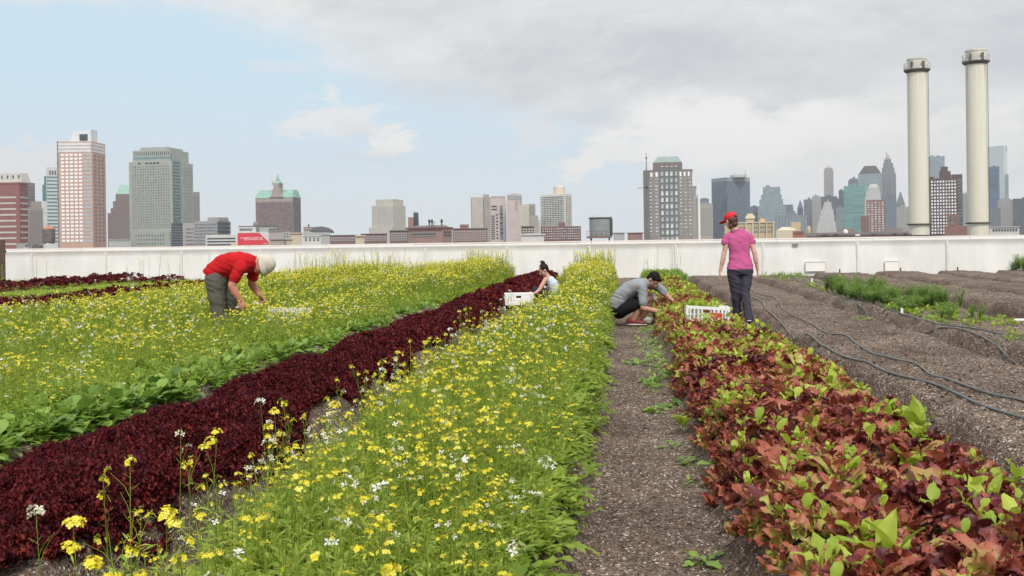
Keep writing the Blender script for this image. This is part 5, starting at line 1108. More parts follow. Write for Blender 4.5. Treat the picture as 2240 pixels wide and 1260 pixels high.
    tw('office_tower', 'slim grey tower at the foot of the pale glass skyscraper', 2199, 2208, 381, 2900, gb); tw('office_tower', 'grey stone block below the pale glass skyscraper', 2183, 2217, 437, 2000, stn, ((2188, 2212, 434),)); tw('office_tower', 'brown-grey block at the right edge of the picture', 2216, 2275, 433, 1900, dk)
    tw('office_tower', 'low slate block behind the dark blue slab at right', 2160, 2190, 455, 1800, sl)
    b = Bld('low_building', 'low white building with a row of windows right of the second chimney', 2165, 2230, 0, 350, wallm('white_b', (0.55, 0.54, 0.5)), 0, 12); b.tier(2165, 2230, 496); b.wins(2171, 2227, 499, 506, 9, 1, 0.5, 0.7, GLD); b.cap(2165, 2230, 496, 0.2)
    tan = wallm('tan_b', (0.48, 0.38, 0.25)); cre = wallm('cream_b', (0.56, 0.50, 0.38))
    b = Bld('warehouse', 'tan warehouse with pale columns and a small turret right of the woman in pink', 1585, 1694, 0, 380, tan, 0, 16); b.tier(1585, 1694, 487); b.cap(1585, 1694, 487, 0.4, mat=cre)
    for px in (1600, 1632, 1647, 1662, 1677, 1692): b.tier(px-1.2, px+1.2, 484, -0.6, 0, cre, 'column')
    b.tier(1633, 1650, 477, 2, 8, name='turret'); b.tier(1631, 1652, 470, 1.6, 8.4, cre, 'turret_cap', 476.9, (0.9, 0.9)); b.tier(1634, 1648, 465.5, 3, 7, tan, 'turret_roof', 469.9, (0.8, 0.8)); b.tier(1660, 1676, 477, 3, 10, wallm('orange_roof', (0.5, 0.27, 0.14)), 'roof', 486.9, (0.5, 0.6)); b.wins(1603, 1630, 492, 510, 6, 2, 0.5, 0.5, GLM); b.wins(1649, 1690, 492, 510, 9, 2, 0.5, 0.5, GLM)
    b = Bld('low_building', 'cream gabled building with a tan box on its roof', 1698, 1745, 0, 420, cre, 0, 14); b.tier(1698, 1745, 503); b.tier(1700, 1742, 496, 1, 13, cre, 'roof', 502.9, (0.5, 0.5)); b.tier(1731, 1752, 485, 3, 10, tan, 'roof_box')
    b = Bld('brick_block', 'small red brick block right of the cream gabled building', 1734, 1759, 0, 300, wallm('brick_l', (0.33, 0.14, 0.10)), 0, 9); b.tier(1734, 1759, 505); b.wins(1737, 1757, 507, 512, 5, 1, 0.4, 0.6, GLD)
    b = Bld('low_building', 'long grey low roofs below the skyline left of the first chimney', 1758, 1990, 0, 520, wallm('mixed_low', (0.25, 0.21, 0.2)), 0, 14); b.tier(1758, 1990, 506); b.tier(1830, 1868, 497, 2, 10); b.tier(1940, 1975, 499, 2, 10); b.wins(1762, 1986, 507, 511, 30, 1, 0.4, 0.6, GLM)
    MB().lathe([(1.2, 0), (1.3, 2.2), (0.9, 3.4), (0.1, 4)], 10, (b.X(1768), 4, b.Z(506))).build('roof_tank', tan, b.root)
right_city()
def wooded():
    g = MB().box(-9000, 9000, 33, 12000, CITY-1, CITY); tag(g.build('city_ground', plain('city_ground', (0.16, 0.16, 0.16), 0.9, 0.1, 0.01)), kind='structure')
wooded()
# ------------------------------------------------------------------ people: overlapping limbs fused into one skin by a voxel remesh
V3 = Vector
def ball(m, c, A, B, Cc, n=14):
    c, A, B, Cc = V3(c), V3(A), V3(B), V3(Cc); vs = []; fs = []
    for i in range(1, n):
        t = math.pi*i/n
        for j in range(2*n):
            p = math.pi*j/n; vs.append(c+A*(math.sin(t)*math.cos(p))+B*(math.sin(t)*math.sin(p))+Cc*math.cos(t))
    k = 2*n; top = len(vs); vs += [c+Cc, c-Cc]
    for i in range(n-2):
        for j in range(k): fs.append((i*k+j, i*k+(j+1) % k, (i+1)*k+(j+1) % k, (i+1)*k+j))
    for j in range(k): fs.append((top, (j+1) % k, j)); fs.append((top+1, (n-2)*k+j, (n-2)*k+(j+1) % k))
    m.add(vs, fs)
def sph(m, c, r, n=10): ball(m, c, (r, 0, 0), (0, r, 0), (0, 0, r), n)
def limb(m, pts, rad):
    pts = [V3(p) for p in pts]
    for i in range(len(pts)-1): m.tube([pts[i], pts[i+1]], [rad[i], rad[i+1]], 16)
    for p, r in zip(pts, rad): sph(m, p, r*0.995)
def torso(m, pts, ab, side, n=28, power=2.3):
    """elliptical sections strung along the spine; a = half thickness, b = half width"""
    pts = [V3(p) for p in pts]; side = V3(side).normalized(); vs = []; fs = []
    for i, p in enumerate(pts):
        t = (pts[min(i+1, len(pts)-1)]-pts[max(i-1, 0)]).normalized(); s = (side-t*side.dot(t)).normalized(); f = t.cross(s); a, b = ab[i]
        for k in range(n):
            q = 2*math.pi*k/n; cc, ss_ = math.cos(q), math.sin(q)
            vs.append(p+s*(b*math.copysign(abs(cc)**(2/power), cc))+f*(a*math.copysign(abs(ss_)**(2/power), ss_)))
    for i in range(len(pts)-1):
        for k in range(n): j = (k+1) % n; fs.append((i*n+k, i*n+j, (i+1)*n+j, (i+1)*n+k))
    fs.append(tuple(range(n-1, -1, -1))); b_ = (len(pts)-1)*n; fs.append(tuple(range(b_, b_+n))); m.add(vs, fs)
def fuse(m, name, mat, parent, voxel=0.006, smooth=3, wrinkle=0.0, seed=0):
    me = m.mesh('tmp'); o = bpy.data.objects.new('tmp', me); C.objects.link(o)
    r = o.modifiers.new('r', 'REMESH'); r.mode = 'VOXEL'; r.voxel_size = voxel
    if smooth: s = o.modifiers.new('s', 'SMOOTH'); s.iterations = smooth; s.factor = 0.5
    dg = bpy.context.evaluated_depsgraph_get(); me2 = bpy.data.meshes.new_from_object(o.evaluated_get(dg)); me2.name = name
    bpy.data.objects.remove(o); bpy.data.meshes.remove(me)
    if wrinkle:
        n = len(me2.vertices); co = np.empty(n*3); me2.vertices.foreach_get('co', co); co = co.reshape(-1, 3); nn = np.empty(n*3); me2.vertices.foreach_get('normal', nn); nn = nn.reshape(-1, 3)
        u = co[:, 0]*9+co[:, 1]*7; w = co[:, 2]*17+co[:, 0]*6
        d = np.abs(vnoise(u+co[:, 2]*5, w, seed+200))*2-0.5+vnoise(u*2.1, w*1.7, seed+201)*0.7
        co += nn*(d*wrinkle)[:, None]; me2.vertices.foreach_set('co', co.ravel())
    me2.materials.clear(); me2.materials.append(mat); me2.polygons.foreach_set('use_smooth', [True]*len(me2.polygons)); me2.update()
    return link(name, me2, parent)
def frame(F, U):
    F = V3(F).normalized(); U = V3(U); U = (U-F*U.dot(F)).normalized(); return F, U, F.cross(U)
def head(m, c, F, U, k=1.0):
    F, U, S = frame(F, U); c = V3(c)
    ball(m, c+U*0.022*k-F*0.012*k, F*0.092*k, S*0.074*k, U*0.088*k)           # cranium
    ball(m, c-U*0.035*k+F*0.022*k, F*0.062*k, S*0.058*k, U*0.072*k)           # face
    ball(m, c-U*0.088*k+F*0.045*k, F*0.030*k, S*0.032*k, U*0.024*k)           # chin
    ball(m, c-U*0.020*k+F*0.090*k, F*0.020*k, S*0.011*k, U*0.024*k)           # nose
    ball(m, c+U*0.020*k+F*0.070*k, F*0.014*k, S*0.045*k, U*0.012*k)           # brow
    ball(m, c-U*0.058*k+F*0.076*k, F*0.010*k, S*0.022*k, U*0.009*k)           # lips
    for s in (-1, 1): ball(m, c+S*0.074*k*s-U*0.008*k, F*0.018*k, S*0.009*k, U*0.031*k)
def eyes(parent, c, F, U, k=1.0):
    F, U, S = frame(F, U); c = V3(c); mt = bpy.data.materials.get('eye_dark') or plain('eye_dark', (0.03, 0.02, 0.02), 0.3)
    for s in (-1, 1):
        m = MB(); ball(m, c+F*0.073*k+S*0.029*k*s+U*0.002*k, F*0.009*k, S*0.013*k, U*0.006*k, 8); m.build('eye', mt, parent, True)
def hand(m, wrist, D, Nn, curl=0.5, k=1.0, thumb=1):
    """palm with four fingers and a thumb; D points along the hand, Nn out of the back of the hand"""
    D = V3(D).normalized(); Nn = V3(Nn); Nn = (Nn-D*Nn.dot(D)).normalized(); S = D.cross(Nn)*thumb; w = V3(wrist)
    ball(m, w+D*0.045*k, D*0.052*k, S*0.038*k, Nn*0.015*k, 10)
    for i, (L, s) in enumerate(((0.068, 0.028), (0.076, 0.010), (0.071, -0.009), (0.056, -0.026))):
        p = w+D*(0.080-0.004*abs(i-1))*k+S*s*k; d = (D+S*s*2.0).normalized(); a = curl*0.5+0.06*i
        for q, (seg, rr) in enumerate(((0.45, 0.0088), (0.3, 0.0080), (0.25, 0.0070))):
            dd = d*math.cos(a)-Nn*math.sin(a); e = p+dd*L*seg*k; limb(m, [p, e], [rr*k, rr*0.92*k]); p = e; a += curl*(0.9-0.1*q)
    p = w+D*0.025*k+S*0.028*k; d = (D*0.75+S*0.65-Nn*0.25*(1+curl)).normalized(); e = p+d*0.038*k; limb(m, [p, e], [0.0125*k, 0.0100*k])
    d = (D*0.95+S*0.25-Nn*0.5*(0.4+curl)).normalized(); limb(m, [e, e+d*0.030*k], [0.0098*k, 0.0082*k])
def shoe(par, ank, toe, mat, sole, h=0.055, w=0.045, name='shoe', stripe=None):
    a, t = V3(ank), V3(toe); d = (t-a); d.z = 0; L = d.length; d.normalize(); s = V3((-d.y, d.x, 0)); z = V3((0, 0, 1)); g = V3((a.x, a.y, min(a.z, 0.06)))
    m = MB(); ball(m, g-d*0.02+z*0.015, d*0.075, s*w*0.85, z*h); ball(m, g+d*L*0.45, d*L*0.55, s*w, z*h*0.72); ball(m, g+d*L*0.8-z*0.01, d*0.07, s*w*0.98, z*h*0.5)
    o = fuse(m, name, mat, par, 0.006, 2)
    m = MB(); ball(m, g+d*L*0.38-z*h*0.62, d*(L*0.62+0.05), s*w*1.06, z*0.016); m.build('sole', sole, o, True)
    if stripe: m = MB(); ball(m, g-d*0.055+z*0.02, d*0.045, s*w*0.9, z*0.012); m.build('stripe', stripe, o, True)
def skinmat(name, col):
    m, N, b, o = newmat(name); tc = N.n('ShaderNodeTexCoord')
    N.link(N.ramp(N.noise(tc.outputs['Object'], 14, 4, 0.6), [(0.3, tuple(c*0.88 for c in col)), (0.7, tuple(min(1, c*1.1) for c in col))]), b.inputs['Base Color'])
    b.inputs['Roughness'].default_value = 0.5; b.inputs['Subsurface Weight'].default_value = 0.12; b.inputs['Subsurface Radius'].default_value = (0.012, 0.005, 0.003); return m
def cloth(name, col, var=0.07): return plain(name, col, 0.9, var, 5, 0.0025, 0, 22, 0.15)
SK1 = skinmat('skin_fair', (0.60, 0.37, 0.29)); SK2 = skinmat('skin_tan', (0.44, 0.22, 0.145)); SK3 = skinmat('skin_ruddy', (0.50, 0.21, 0.14)); SK4 = skinmat('skin_light', (0.58, 0.34, 0.25))
SOLE = plain('shoe_sole', (0.5, 0.5, 0.48), 0.7); BLK = plain('shoe_black', (0.02, 0.02, 0.022), 0.6)

def walking_woman():
    b = on(1620, 710, 0.0); X = float(YAW)
    rt = empty('person', (b.x, b.y, float(gz(b.x, b.y))), X, 'woman in magenta t-shirt, dark trousers and red cap walking away toward the wall', 'person')
    hc, F, U = (-0.115, 0.015, 1.505), (-0.55, 0.75, -0.35), (-0.05, 0.1, 1)
    m = MB(); head(m, hc, F, U, 1.0)
    limb(m, [(-0.085, 0.0, 1.46), (-0.05, -0.005, 1.33)], [0.048, 0.055])
    torso(m, [(0, 0, 0.80), (0, 0, 0.98), (0, 0, 1.15), (-0.02, 0, 1.28), (-0.04, 0, 1.35)], [(0.10, 0.155), (0.08, 0.125), (0.085, 0.13), (0.07, 0.12), (0.04, 0.055)], (1, 0, 0))
    limb(m, [(-0.180, 0.0, 1.245), (-0.232, -0.01, 1.02), (-0.282, 0.015, 0.775)], [0.040, 0.036, 0.0235]); limb(m, [(0.148, 0.0, 1.255), (0.213, -0.03, 1.03), (0.258, -0.005, 0.79)], [0.040, 0.036, 0.0235])
    limb(m, [(-0.237, -0.01, 0.98), (-0.255, 0.0, 0.90)], [0.036, 0.034]); limb(m, [(0.218, -0.03, 0.99), (0.232, -0.02, 0.91)], [0.036, 0.034])
    hand(m, (-0.282, 0.015, 0.775), (-0.12, -0.05, -1), (-1, 0.1, 0.1), 0.35, 0.95, -1); hand(m, (0.258, -0.005, 0.79), (0.10, 0.12, -1), (1, 0.1, 0), 0.85, 0.95, 1)
    limb(m, [(-0.085, 0, 0.82), (-0.06, 0.03, 0.46), (-0.01, 0.14, 0.08)], [0.08, 0.05, 0.035]); limb(m, [(0.085, 0, 0.82), (0.055, -0.02, 0.46), (0.095, -0.07, 0.08)], [0.08, 0.05, 0.035])
    fuse(m, 'body', SK1, rt, 0.0055, 2)
    sh = cloth('shirt_magenta', (0.50, 0.105, 0.255)); m = MB()
    torso(m, [(0.005, 0, 0.805), (0.005, 0, 0.87), (0.002, 0, 0.95), (0.0, 0, 1.03), (-0.005, 0, 1.12), (-0.012, 0, 1.21), (-0.02, 0, 1.285), (-0.035, 0, 1.335), (-0.055, 0, 1.372)],
          [(0.136, 0.190), (0.128, 0.183), (0.108, 0.160), (0.10, 0.148), (0.104, 0.155), (0.106, 0.163), (0.095, 0.160), (0.072, 0.125), (0.05, 0.068)], (1, 0, 0))
    limb(m, [(-0.145, 0, 1.30), (-0.190, 0, 1.262), (-0.214, -0.002, 1.195)], [0.050, 0.052, 0.052]); limb(m, [(0.105, 0, 1.305), (0.152, 0, 1.268), (0.180, -0.008, 1.20)], [0.050, 0.052, 0.052])
    fuse(m, 'shirt', sh, rt, 0.007, 3, 0.009, 1)
    m = MB(); torso(m, [(-0.052, 0, 1.355), (-0.058, 0, 1.382)], [(0.060, 0.075), (0.055, 0.066)], (1, 0, 0)); m.build('collar', cloth('shirt_collar', (0.42, 0.08, 0.21)), rt, True)
    tr = cloth('trousers_charcoal', (0.058, 0.055, 0.075)); m = MB()
    torso(m, [(0.005, 0, 0.74), (0.005, -0.005, 0.80), (0.005, -0.005, 0.87), (0.004, 0, 0.93)], [(0.115, 0.172), (0.130, 0.186), (0.112, 0.166), (0.088, 0.138)], (1, 0, 0))
    limb(m, [(-0.088, 0.0, 0.79), (-0.075, 0.01, 0.62), (-0.058, 0.035, 0.46), (-0.03, 0.10, 0.27), (-0.012, 0.15, 0.10)], [0.102, 0.090, 0.072, 0.066, 0.068])
    limb(m, [(0.098, 0.0, 0.79), (0.082, -0.01, 0.62), (0.062, -0.02, 0.46), (0.082, -0.05, 0.27), (0.098, -0.075, 0.085)], [0.100, 0.088, 0.072, 0.066, 0.070])
    fuse(m, 'trousers', tr, rt, 0.007, 3, 0.009, 5)
    shoe(rt, (0.10, -0.06, 0.05), (0.115, 0.12, 0.03), BLK, SOLE, stripe=SOLE); shoe(rt, (-0.01, 0.17, 0.05), (-0.02, 0.36, 0.03), BLK, SOLE)
    Fv, Uv, Sv = frame(F, U); c = V3(hc); cp = cloth('cap_red', (0.60, 0.035, 0.04))
    m = MB(); ball(m, c+Uv*0.050-Fv*0.012, Fv*0.104, Sv*0.088, Uv*0.080); o = fuse(m, 'cap', cp, rt, 0.006, 2)
    m = MB(); ball(m, c+Uv*0.038+Fv*0.125, Fv*0.075, Sv*0.072, Uv*0.010); m.build('brim', cp, o, True)
    m = MB(); ball(m, c+Uv*0.133-Fv*0.012, Fv*0.012, Sv*0.012, Uv*0.007, 8); m.build('button', cp, o, True)
    m = MB(); ball(m, c+Uv*0.035-Fv*0.108, Fv*0.012, Sv*0.034, Uv*0.020); m.build('back_opening', plain('cap_dark', (0.03, 0.015, 0.015)), o, True)
    hr = plain('hair_auburn', (0.085, 0.030, 0.018), 0.6, 0.25, 30, 0.002, 0, 90)
    m = MB(); ball(m, c+Uv*0.0-Fv*0.030, Fv*0.085, Sv*0.082, Uv*0.078); ball(m, c-Uv*0.062-Fv*0.052, Fv*0.040, Sv*0.055, Uv*0.045); ball(m, c-Uv*0.08-Fv*0.01-Sv*0.055, Fv*0.03, Sv*0.02, Uv*0.045); ball(m, c-Uv*0.06-Fv*0.01+Sv*0.055, Fv*0.03, Sv*0.02, Uv*0.04); fuse(m, 'hair', hr, rt, 0.006, 1)
    eyes(rt, hc, F, U)
    ik = plain('ink_blue', (0.16, 0.14, 0.16), 0.6, 0.3, 40)
    m = MB(); 
    for (z, dy) in ((1.16, 0), (1.12, 0.012), (1.085, -0.006)): ball(m, (-0.225-0.0*z, -0.034+dy*0.2, z), (0.020, 0, 0.004), (0, 0.010, 0), (0.004, 0, 0.012), 8)
    m.build('tattoo', ik, rt, True)
walking_woman()

def kneeling_man():
    b = on(1385, 712, 0.0)
    rt = empty('person', (b.x, b.y, float(gz(b.x, b.y))), float(YAW), 'young dark-haired man in grey t-shirt and black shorts squatting on the path to pick lettuce', 'person')
    hc, F, U = (0.300, -0.05, 0.665), (0.35, -0.50, -0.80), (0.35, -0.10, 0.75)
    sa, sb = V3((0.115, -0.17, 0.575)), V3((0.345, 0.15, 0.59))
    m = MB(); head(m, hc, F, U, 1.02); limb(m, [(0.19, 0.0, 0.60), (0.27, -0.02, 0.655)], [0.062, 0.055])
    torso(m, [(-0.20, 0.03, 0.27), (-0.14, 0.02, 0.40), (-0.02, 0.0, 0.51), (0.12, 0.0, 0.575), (0.22, 0, 0.60)], [(0.10, 0.13), (0.10, 0.13), (0.10, 0.14), (0.09, 0.14), (0.05, 0.07)], (0.35, 1, 0.05))
    limb(m, [sa, (0.115, -0.24, 0.27), (0.30, -0.25, 0.225), (0.46, -0.22, 0.245)], [0.050, 0.040, 0.039, 0.026]); limb(m, [sb, (0.52, 0.10, 0.42), (0.60, 0.03, 0.335)], [0.050, 0.040, 0.027])
    hand(m, (0.46, -0.22, 0.245), (1, 0.15, -0.08), (0.1, -0.5, 0.8), 1.0, 1.0, 1); hand(m, (0.60, 0.03, 0.335), (0.6, -0.2, -0.75), (0.6, 0.3, 0.6), 0.8, 1.0, -1)
    kn, kf = (0.13, -0.13, 0.345), (0.285, 0.13, 0.40)
    limb(m, [(-0.19, -0.05, 0.26), kn, (0.055, -0.12, 0.20), (-0.01, -0.10, 0.07)], [0.085, 0.062, 0.056, 0.036]); limb(m, [(-0.15, 0.12, 0.26), kf, (0.22, 0.20, 0.22), (0.16, 0.25, 0.07)], [0.085, 0.062, 0.055, 0.036])
    fuse(m, 'body', SK2, rt, 0.0055, 2)
    m = MB(); torso(m, [(-0.225, 0.03, 0.255), (-0.21, 0.03, 0.32), (-0.16, 0.02, 0.42), (-0.07, 0.01, 0.505), (0.04, 0.0, 0.562), (0.14, -0.005, 0.597), (0.20, -0.01, 0.62), (0.235, -0.015, 0.64)],
        [(0.115, 0.165), (0.125, 0.175), (0.125, 0.18), (0.125, 0.19), (0.122, 0.20), (0.105, 0.20), (0.080, 0.14), (0.062, 0.075)], (0.45, 1, 0.03))
    limb(m, [sa-V3((0.03, -0.05, 0)), sa, (0.118, -0.215, 0.40), (0.12, -0.225, 0.345)], [0.08, 0.078, 0.066, 0.068]); limb(m, [sb-V3((0.05, 0.03, 0)), sb, (0.45, 0.125, 0.50), (0.475, 0.12, 0.475)], [0.08, 0.075, 0.064, 0.065])
    fuse(m, 'shirt', cloth('shirt_grey', (0.26, 0.27, 0.29)), rt, 0.007, 3, 0.011, 11)
    sht = cloth('shorts_black', (0.012, 0.012, 0.014)); m = MB()
    ball(m, (-0.20, 0.03, 0.225), (0.13, 0, 0), (0, 0.165, 0), (0, 0, 0.125)); limb(m, [(-0.18, -0.06, 0.24), (-0.03, -0.10, 0.30), (0.05, -0.12, 0.315)], [0.108, 0.098, 0.088]); limb(m, [(-0.14, 0.12, 0.24), (0.02, 0.13, 0.31), (0.13, 0.13, 0.345)], [0.105, 0.095, 0.085])
    fuse(m, 'shorts', sht, rt, 0.007, 3, 0.005, 12)
    red = plain('shoe_dark_red', (0.16, 0.02, 0.02), 0.6); shoe(rt, (-0.02, -0.10, 0.06), (0.14, -0.13, 0.03), red, SOLE); shoe(rt, (0.15, 0.27, 0.06), (0.33, 0.22, 0.03), plain('shoe_pale', (0.45, 0.45, 0.44), 0.7), SOLE)
    m = MB(); ball(m, V3(kf)+V3((0.035, -0.02, 0.0)), (0.045, 0.0, 0.0), (0, 0.055, 0), (-0.02, 0, 0.07)); m.build('knee_pad', plain('pad_pale', (0.5, 0.42, 0.38), 0.8), rt, True)
    Fv, Uv, Sv = frame(F, U); c = V3(hc); m = MB(); ball(m, c+Uv*0.035-Fv*0.022, Fv*0.098, Sv*0.086, Uv*0.085); ball(m, c-Uv*0.03-Fv*0.06, Fv*0.05, Sv*0.066, Uv*0.06); ball(m, c+Uv*0.075+Fv*0.045, Fv*0.045, Sv*0.06, Uv*0.03)
    fuse(m, 'hair', plain('hair_black', (0.010, 0.007, 0.007), 0.75, 0.3, 30, 0.003, 0, 80, 0.15), rt, 0.006, 1, 0.004, 3); eyes(rt, hc, F, U, 1.02)
kneeling_man()

def bending_man():
    p = at(500, 775, 11.0); z0 = 0.05
    rt = empty('person', (p.x, p.y, z0-0.05), float(YAW), 'man in red t-shirt, grey trousers and white sun hat bent double in the flower field', 'person')
    hc, F, U = (0.425, -0.02, 1.015), (0.10, -0.25, -0.95), (0.92, -0.05, 0.30)
    sa, sb = V3((0.20, -0.19, 1.0)), V3((0.255, 0.18, 1.0))
    m = MB(); head(m, hc, F, U, 1.05); limb(m, [(0.27, 0, 1.05), (0.37, -0.01, 1.045)], [0.066, 0.058])
    torso(m, [(-0.12, 0, 0.86), (-0.05, 0, 0.96), (0.08, 0, 1.02), (0.20, 0, 1.03), (0.30, 0, 1.05)], [(0.10, 0.14), (0.11, 0.14), (0.12, 0.15), (0.10, 0.15), (0.05, 0.07)], (0, 1, 0))
    limb(m, [sa, (0.115, -0.225, 0.80), (0.15, -0.22, 0.72), (0.195, -0.20, 0.63)], [0.056, 0.046, 0.044, 0.030]); limb(m, [sb, (0.215, 0.22, 0.80), (0.26, 0.20, 0.74), (0.325, 0.15, 0.67)], [0.055, 0.045, 0.043, 0.029])
    hand(m, (0.195, -0.20, 0.63), (0.45, 0.05, -0.9), (0.2, -0.9, 0.2), 0.9, 1.1, 1); hand(m, (0.325, 0.15, 0.67), (0.6, -0.1, -0.7), (0.4, 0.5, 0.5), 0.8, 1.1, -1)
    for s, dx in ((-1, 0.0), (1, 0.10)): limb(m, [(-0.12+dx*0.3, 0.09*s, 0.86), (-0.07+dx, 0.10*s, 0.48), (-0.06+dx, 0.11*s, 0.10)], [0.09, 0.055, 0.04])
    fuse(m, 'body', SK3, rt, 0.006, 2)
    m = MB(); torso(m, [(-0.185, 0, 0.895), (-0.13, 0, 0.95), (-0.05, 0, 1.005), (0.06, 0, 1.035), (0.16, 0, 1.045), (0.25, 0, 1.045), (0.31, 0, 1.052), (0.345, 0, 1.055)],
        [(0.110, 0.160), (0.122, 0.168), (0.138, 0.172), (0.142, 0.182), (0.132, 0.195), (0.108, 0.19), (0.082, 0.13), (0.062, 0.075)], (0, 1, 0))
    ball(m, (0.06, 0, 0.97), (0.14, 0, 0), (0, 0.16, 0), (0, 0, 0.10))
    limb(m, [sa+V3((0, 0.06, 0.02)), sa+V3((0, 0.01, 0)), (0.165, -0.21, 0.92), (0.15, -0.215, 0.89)], [0.085, 0.076, 0.067, 0.070]); limb(m, [sb+V3((0, -0.06, 0.02)), sb, (0.24, 0.20, 0.92), (0.235, 0.205, 0.89)], [0.085, 0.076, 0.067, 0.070])
    fuse(m, 'shirt', cloth('shirt_red', (0.43, 0.012, 0.016)), rt, 0.007, 3, 0.011, 21)
    m = MB(); ball(m, (-0.105, 0, 0.875), (0.125, 0, 0.03), (0, 0.172, 0), (-0.03, 0, 0.13))
    limb(m, [(-0.115, -0.085, 0.86), (-0.095, -0.095, 0.66), (-0.075, -0.10, 0.46), (-0.06, -0.11, 0.10)], [0.118, 0.098, 0.084, 0.080]); limb(m, [(-0.06, 0.085, 0.84), (0.015, 0.095, 0.66), (0.045, 0.10, 0.46), (0.04, 0.11, 0.10)], [0.112, 0.092, 0.082, 0.080])
    tr = cloth('trousers_olive', (0.105, 0.10, 0.082)); fuse(m, 'trousers', tr, rt, 0.008, 3, 0.013, 22)
    m = MB(); torso(m, [(-0.155, 0, 0.895), (-0.135, 0, 0.92)], [(0.112, 0.168), (0.112, 0.166)], (0, 1, 0)); m.build('belt', plain('belt', (0.03, 0.025, 0.02), 0.6), rt, True)
    shoe(rt, (-0.06, -0.11, 0.06), (0.12, -0.12, 0.03), BLK, SOLE); shoe(rt, (0.04, 0.11, 0.06), (0.22, 0.12, 0.03), BLK, SOLE)
    Fv, Uv, Sv = frame(F, U); c = V3(hc); ht = cloth('hat_cream', (0.52, 0.48, 0.40))
    m = MB(); ball(m, c+Uv*0.035-Fv*0.008, Fv*0.108, Sv*0.098, Uv*0.092); ball(m, c+Uv*0.062-Fv*0.008, Fv*0.09, Sv*0.083, Uv*0.075); o = fuse(m, 'hat', ht, rt, 0.006, 2, 0.003, 9)
    m = MB(); base = c+Uv*0.040; vs = []
    n = 32
    for rr, uu in ((0.096, 0.004), (0.128, -0.040), (0.128, -0.046), (0.094, -0.004)):
        for k in range(n): q = 2*math.pi*k/n; vs.append(base+(Fv*math.cos(q)*1.05+Sv*math.sin(q))*(rr+0.006*math.sin(3*q))+Uv*(uu+0.008*math.sin(2*q+1)))
    m.add(vs, [(r*n+k, r*n+(k+1) % n, ((r+1) % 4)*n+(k+1) % n, ((r+1) % 4)*n+k) for r in range(4) for k in range(n)]); m.build('brim', ht, o, True)
    m = MB(); ball(m, c-Uv*0.025-Fv*0.055, Fv*0.045, Sv*0.070, Uv*0.045); fuse(m, 'hair', plain('hair_grey', (0.25, 0.2, 0.17), 0.7), rt, 0.006, 1); eyes(rt, hc, F, U, 1.05)
bending_man()

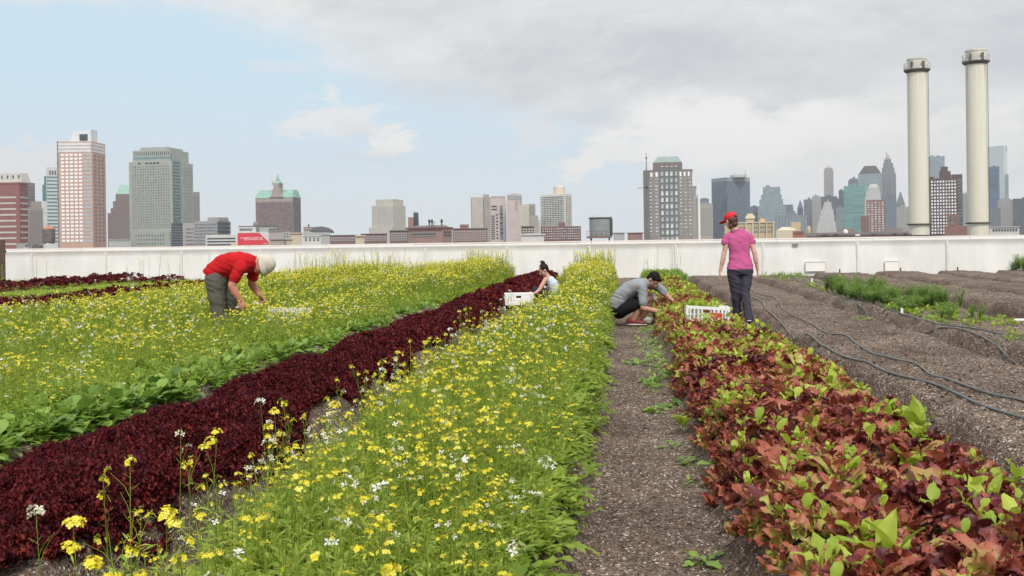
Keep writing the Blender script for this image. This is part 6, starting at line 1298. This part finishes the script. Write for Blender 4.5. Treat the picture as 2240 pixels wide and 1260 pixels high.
def crouching_woman():
    p = at(1195, 671, 18.0)
    rt = empty('person', (p.x, p.y, 0.0), float(YAW), 'dark-haired woman with bun and pale blue tank top crouching beside the dark red row', 'person')
    hc, F, U = (-0.045, -0.02, 0.705), (-0.75, -0.30, -0.55), (-0.15, 0.0, 1)
    sa, sb = V3((-0.01, -0.15, 0.535)), V3((0.03, 0.15, 0.54))
    m = MB(); head(m, hc, F, U, 1.0); limb(m, [(0.04, 0, 0.57), (-0.01, 0, 0.65)], [0.05, 0.045])
    torso(m, [(0.16, 0, 0.14), (0.16, 0, 0.32), (0.10, 0, 0.47), (0.04, 0, 0.57)], [(0.09, 0.13), (0.08, 0.11), (0.08, 0.13), (0.045, 0.07)], (0, 1, 0))
    limb(m, [sa, (-0.13, -0.20, 0.34), (-0.19, -0.20, 0.29), (-0.31, -0.15, 0.24)], [0.044, 0.035, 0.034, 0.023]); limb(m, [sb, (-0.10, 0.17, 0.34), (-0.33, 0.08, 0.26)], [0.044, 0.035, 0.023])
    hand(m, (-0.31, -0.15, 0.24), (-0.9, 0.3, -0.35), (-0.2, -0.5, 0.8), 0.8, 0.95, 1); hand(m, (-0.33, 0.08, 0.26), (-0.9, -0.1, -0.4), (-0.3, 0.2, 0.9), 0.8, 0.95, -1)
    for s in (-1, 1): limb(m, [(0.13, 0.08*s, 0.15), (-0.20, 0.10*s, 0.30), (-0.06, 0.10*s, 0.08)], [0.07, 0.05, 0.035])
    fuse(m, 'body', SK4, rt, 0.0055, 2)
    m = MB(); torso(m, [(0.165, 0, 0.11), (0.17, 0, 0.22), (0.16, 0, 0.34), (0.125, 0, 0.45), (0.075, 0, 0.53), (0.05, 0, 0.56)], [(0.115, 0.155), (0.110, 0.145), (0.108, 0.14), (0.105, 0.145), (0.078, 0.115), (0.055, 0.075)], (0, 1, 0))
    fuse(m, 'tank_top', cloth('top_blue', (0.50, 0.58, 0.68)), rt, 0.007, 3, 0.006, 31)
    m = MB()
    for s in (-1, 1): limb(m, [(0.15, 0.08*s, 0.14), (-0.02, 0.095*s, 0.24), (-0.20, 0.10*s, 0.31), (-0.13, 0.10*s, 0.18), (-0.05, 0.10*s, 0.07)], [0.115, 0.10, 0.080, 0.068, 0.060])
    ball(m, (0.16, 0, 0.12), (0.13, 0, 0), (0, 0.165, 0), (0, 0, 0.10)); fuse(m, 'trousers', cloth('jeans_navy', (0.022, 0.028, 0.050)), rt, 0.007, 3, 0.005, 32)
    for s in (-1, 1): shoe(rt, (-0.05, 0.10*s, 0.05), (-0.22, 0.11*s, 0.03), BLK, SOLE)
    Fv, Uv, Sv = frame(F, U); c = V3(hc); m = MB(); ball(m, c+Uv*0.032-Fv*0.024, Fv*0.096, Sv*0.083, Uv*0.085); ball(m, c-Uv*0.03-Fv*0.055, Fv*0.045, Sv*0.062, Uv*0.055); ball(m, c+Uv*0.115-Fv*0.07, Fv*0.042, Sv*0.045, Uv*0.040); limb(m, [c+Uv*0.15-Fv*0.08, c+Uv*0.165-Fv*0.02], [0.016, 0.006])
    fuse(m, 'hair', plain('hair_dark_brown', (0.022, 0.011, 0.009), 0.7, 0.3, 30, 0.003, 0, 80, 0.2), rt, 0.006, 1, 0.004, 5); eyes(rt, hc, F, U)
crouching_woman()

# ------------------------------------------------------------------ haze
def haze():
    o = MB().box(-4200, 4200, -300, 4600, CITY-1.0-1.0, 420).build('haze', None); tag(o, kind='stuff')
    m = bpy.data.materials.new('haze_air'); m.use_nodes = True; nt = m.node_tree; nt.nodes.clear()
    out = nt.nodes.new('ShaderNodeOutputMaterial'); v = nt.nodes.new('ShaderNodeVolumePrincipled')
    v.inputs['Color'].default_value = (0.93, 0.96, 1.0, 1); v.inputs['Density'].default_value = HAZE; v.inputs['Anisotropy'].default_value = 0.3
    nt.links.new(v.outputs[0], out.inputs['Volume']); o.data.materials.append(m); tag(o, 'pale even haze over the city', 'haze')
HAZE = 0.00008
haze()
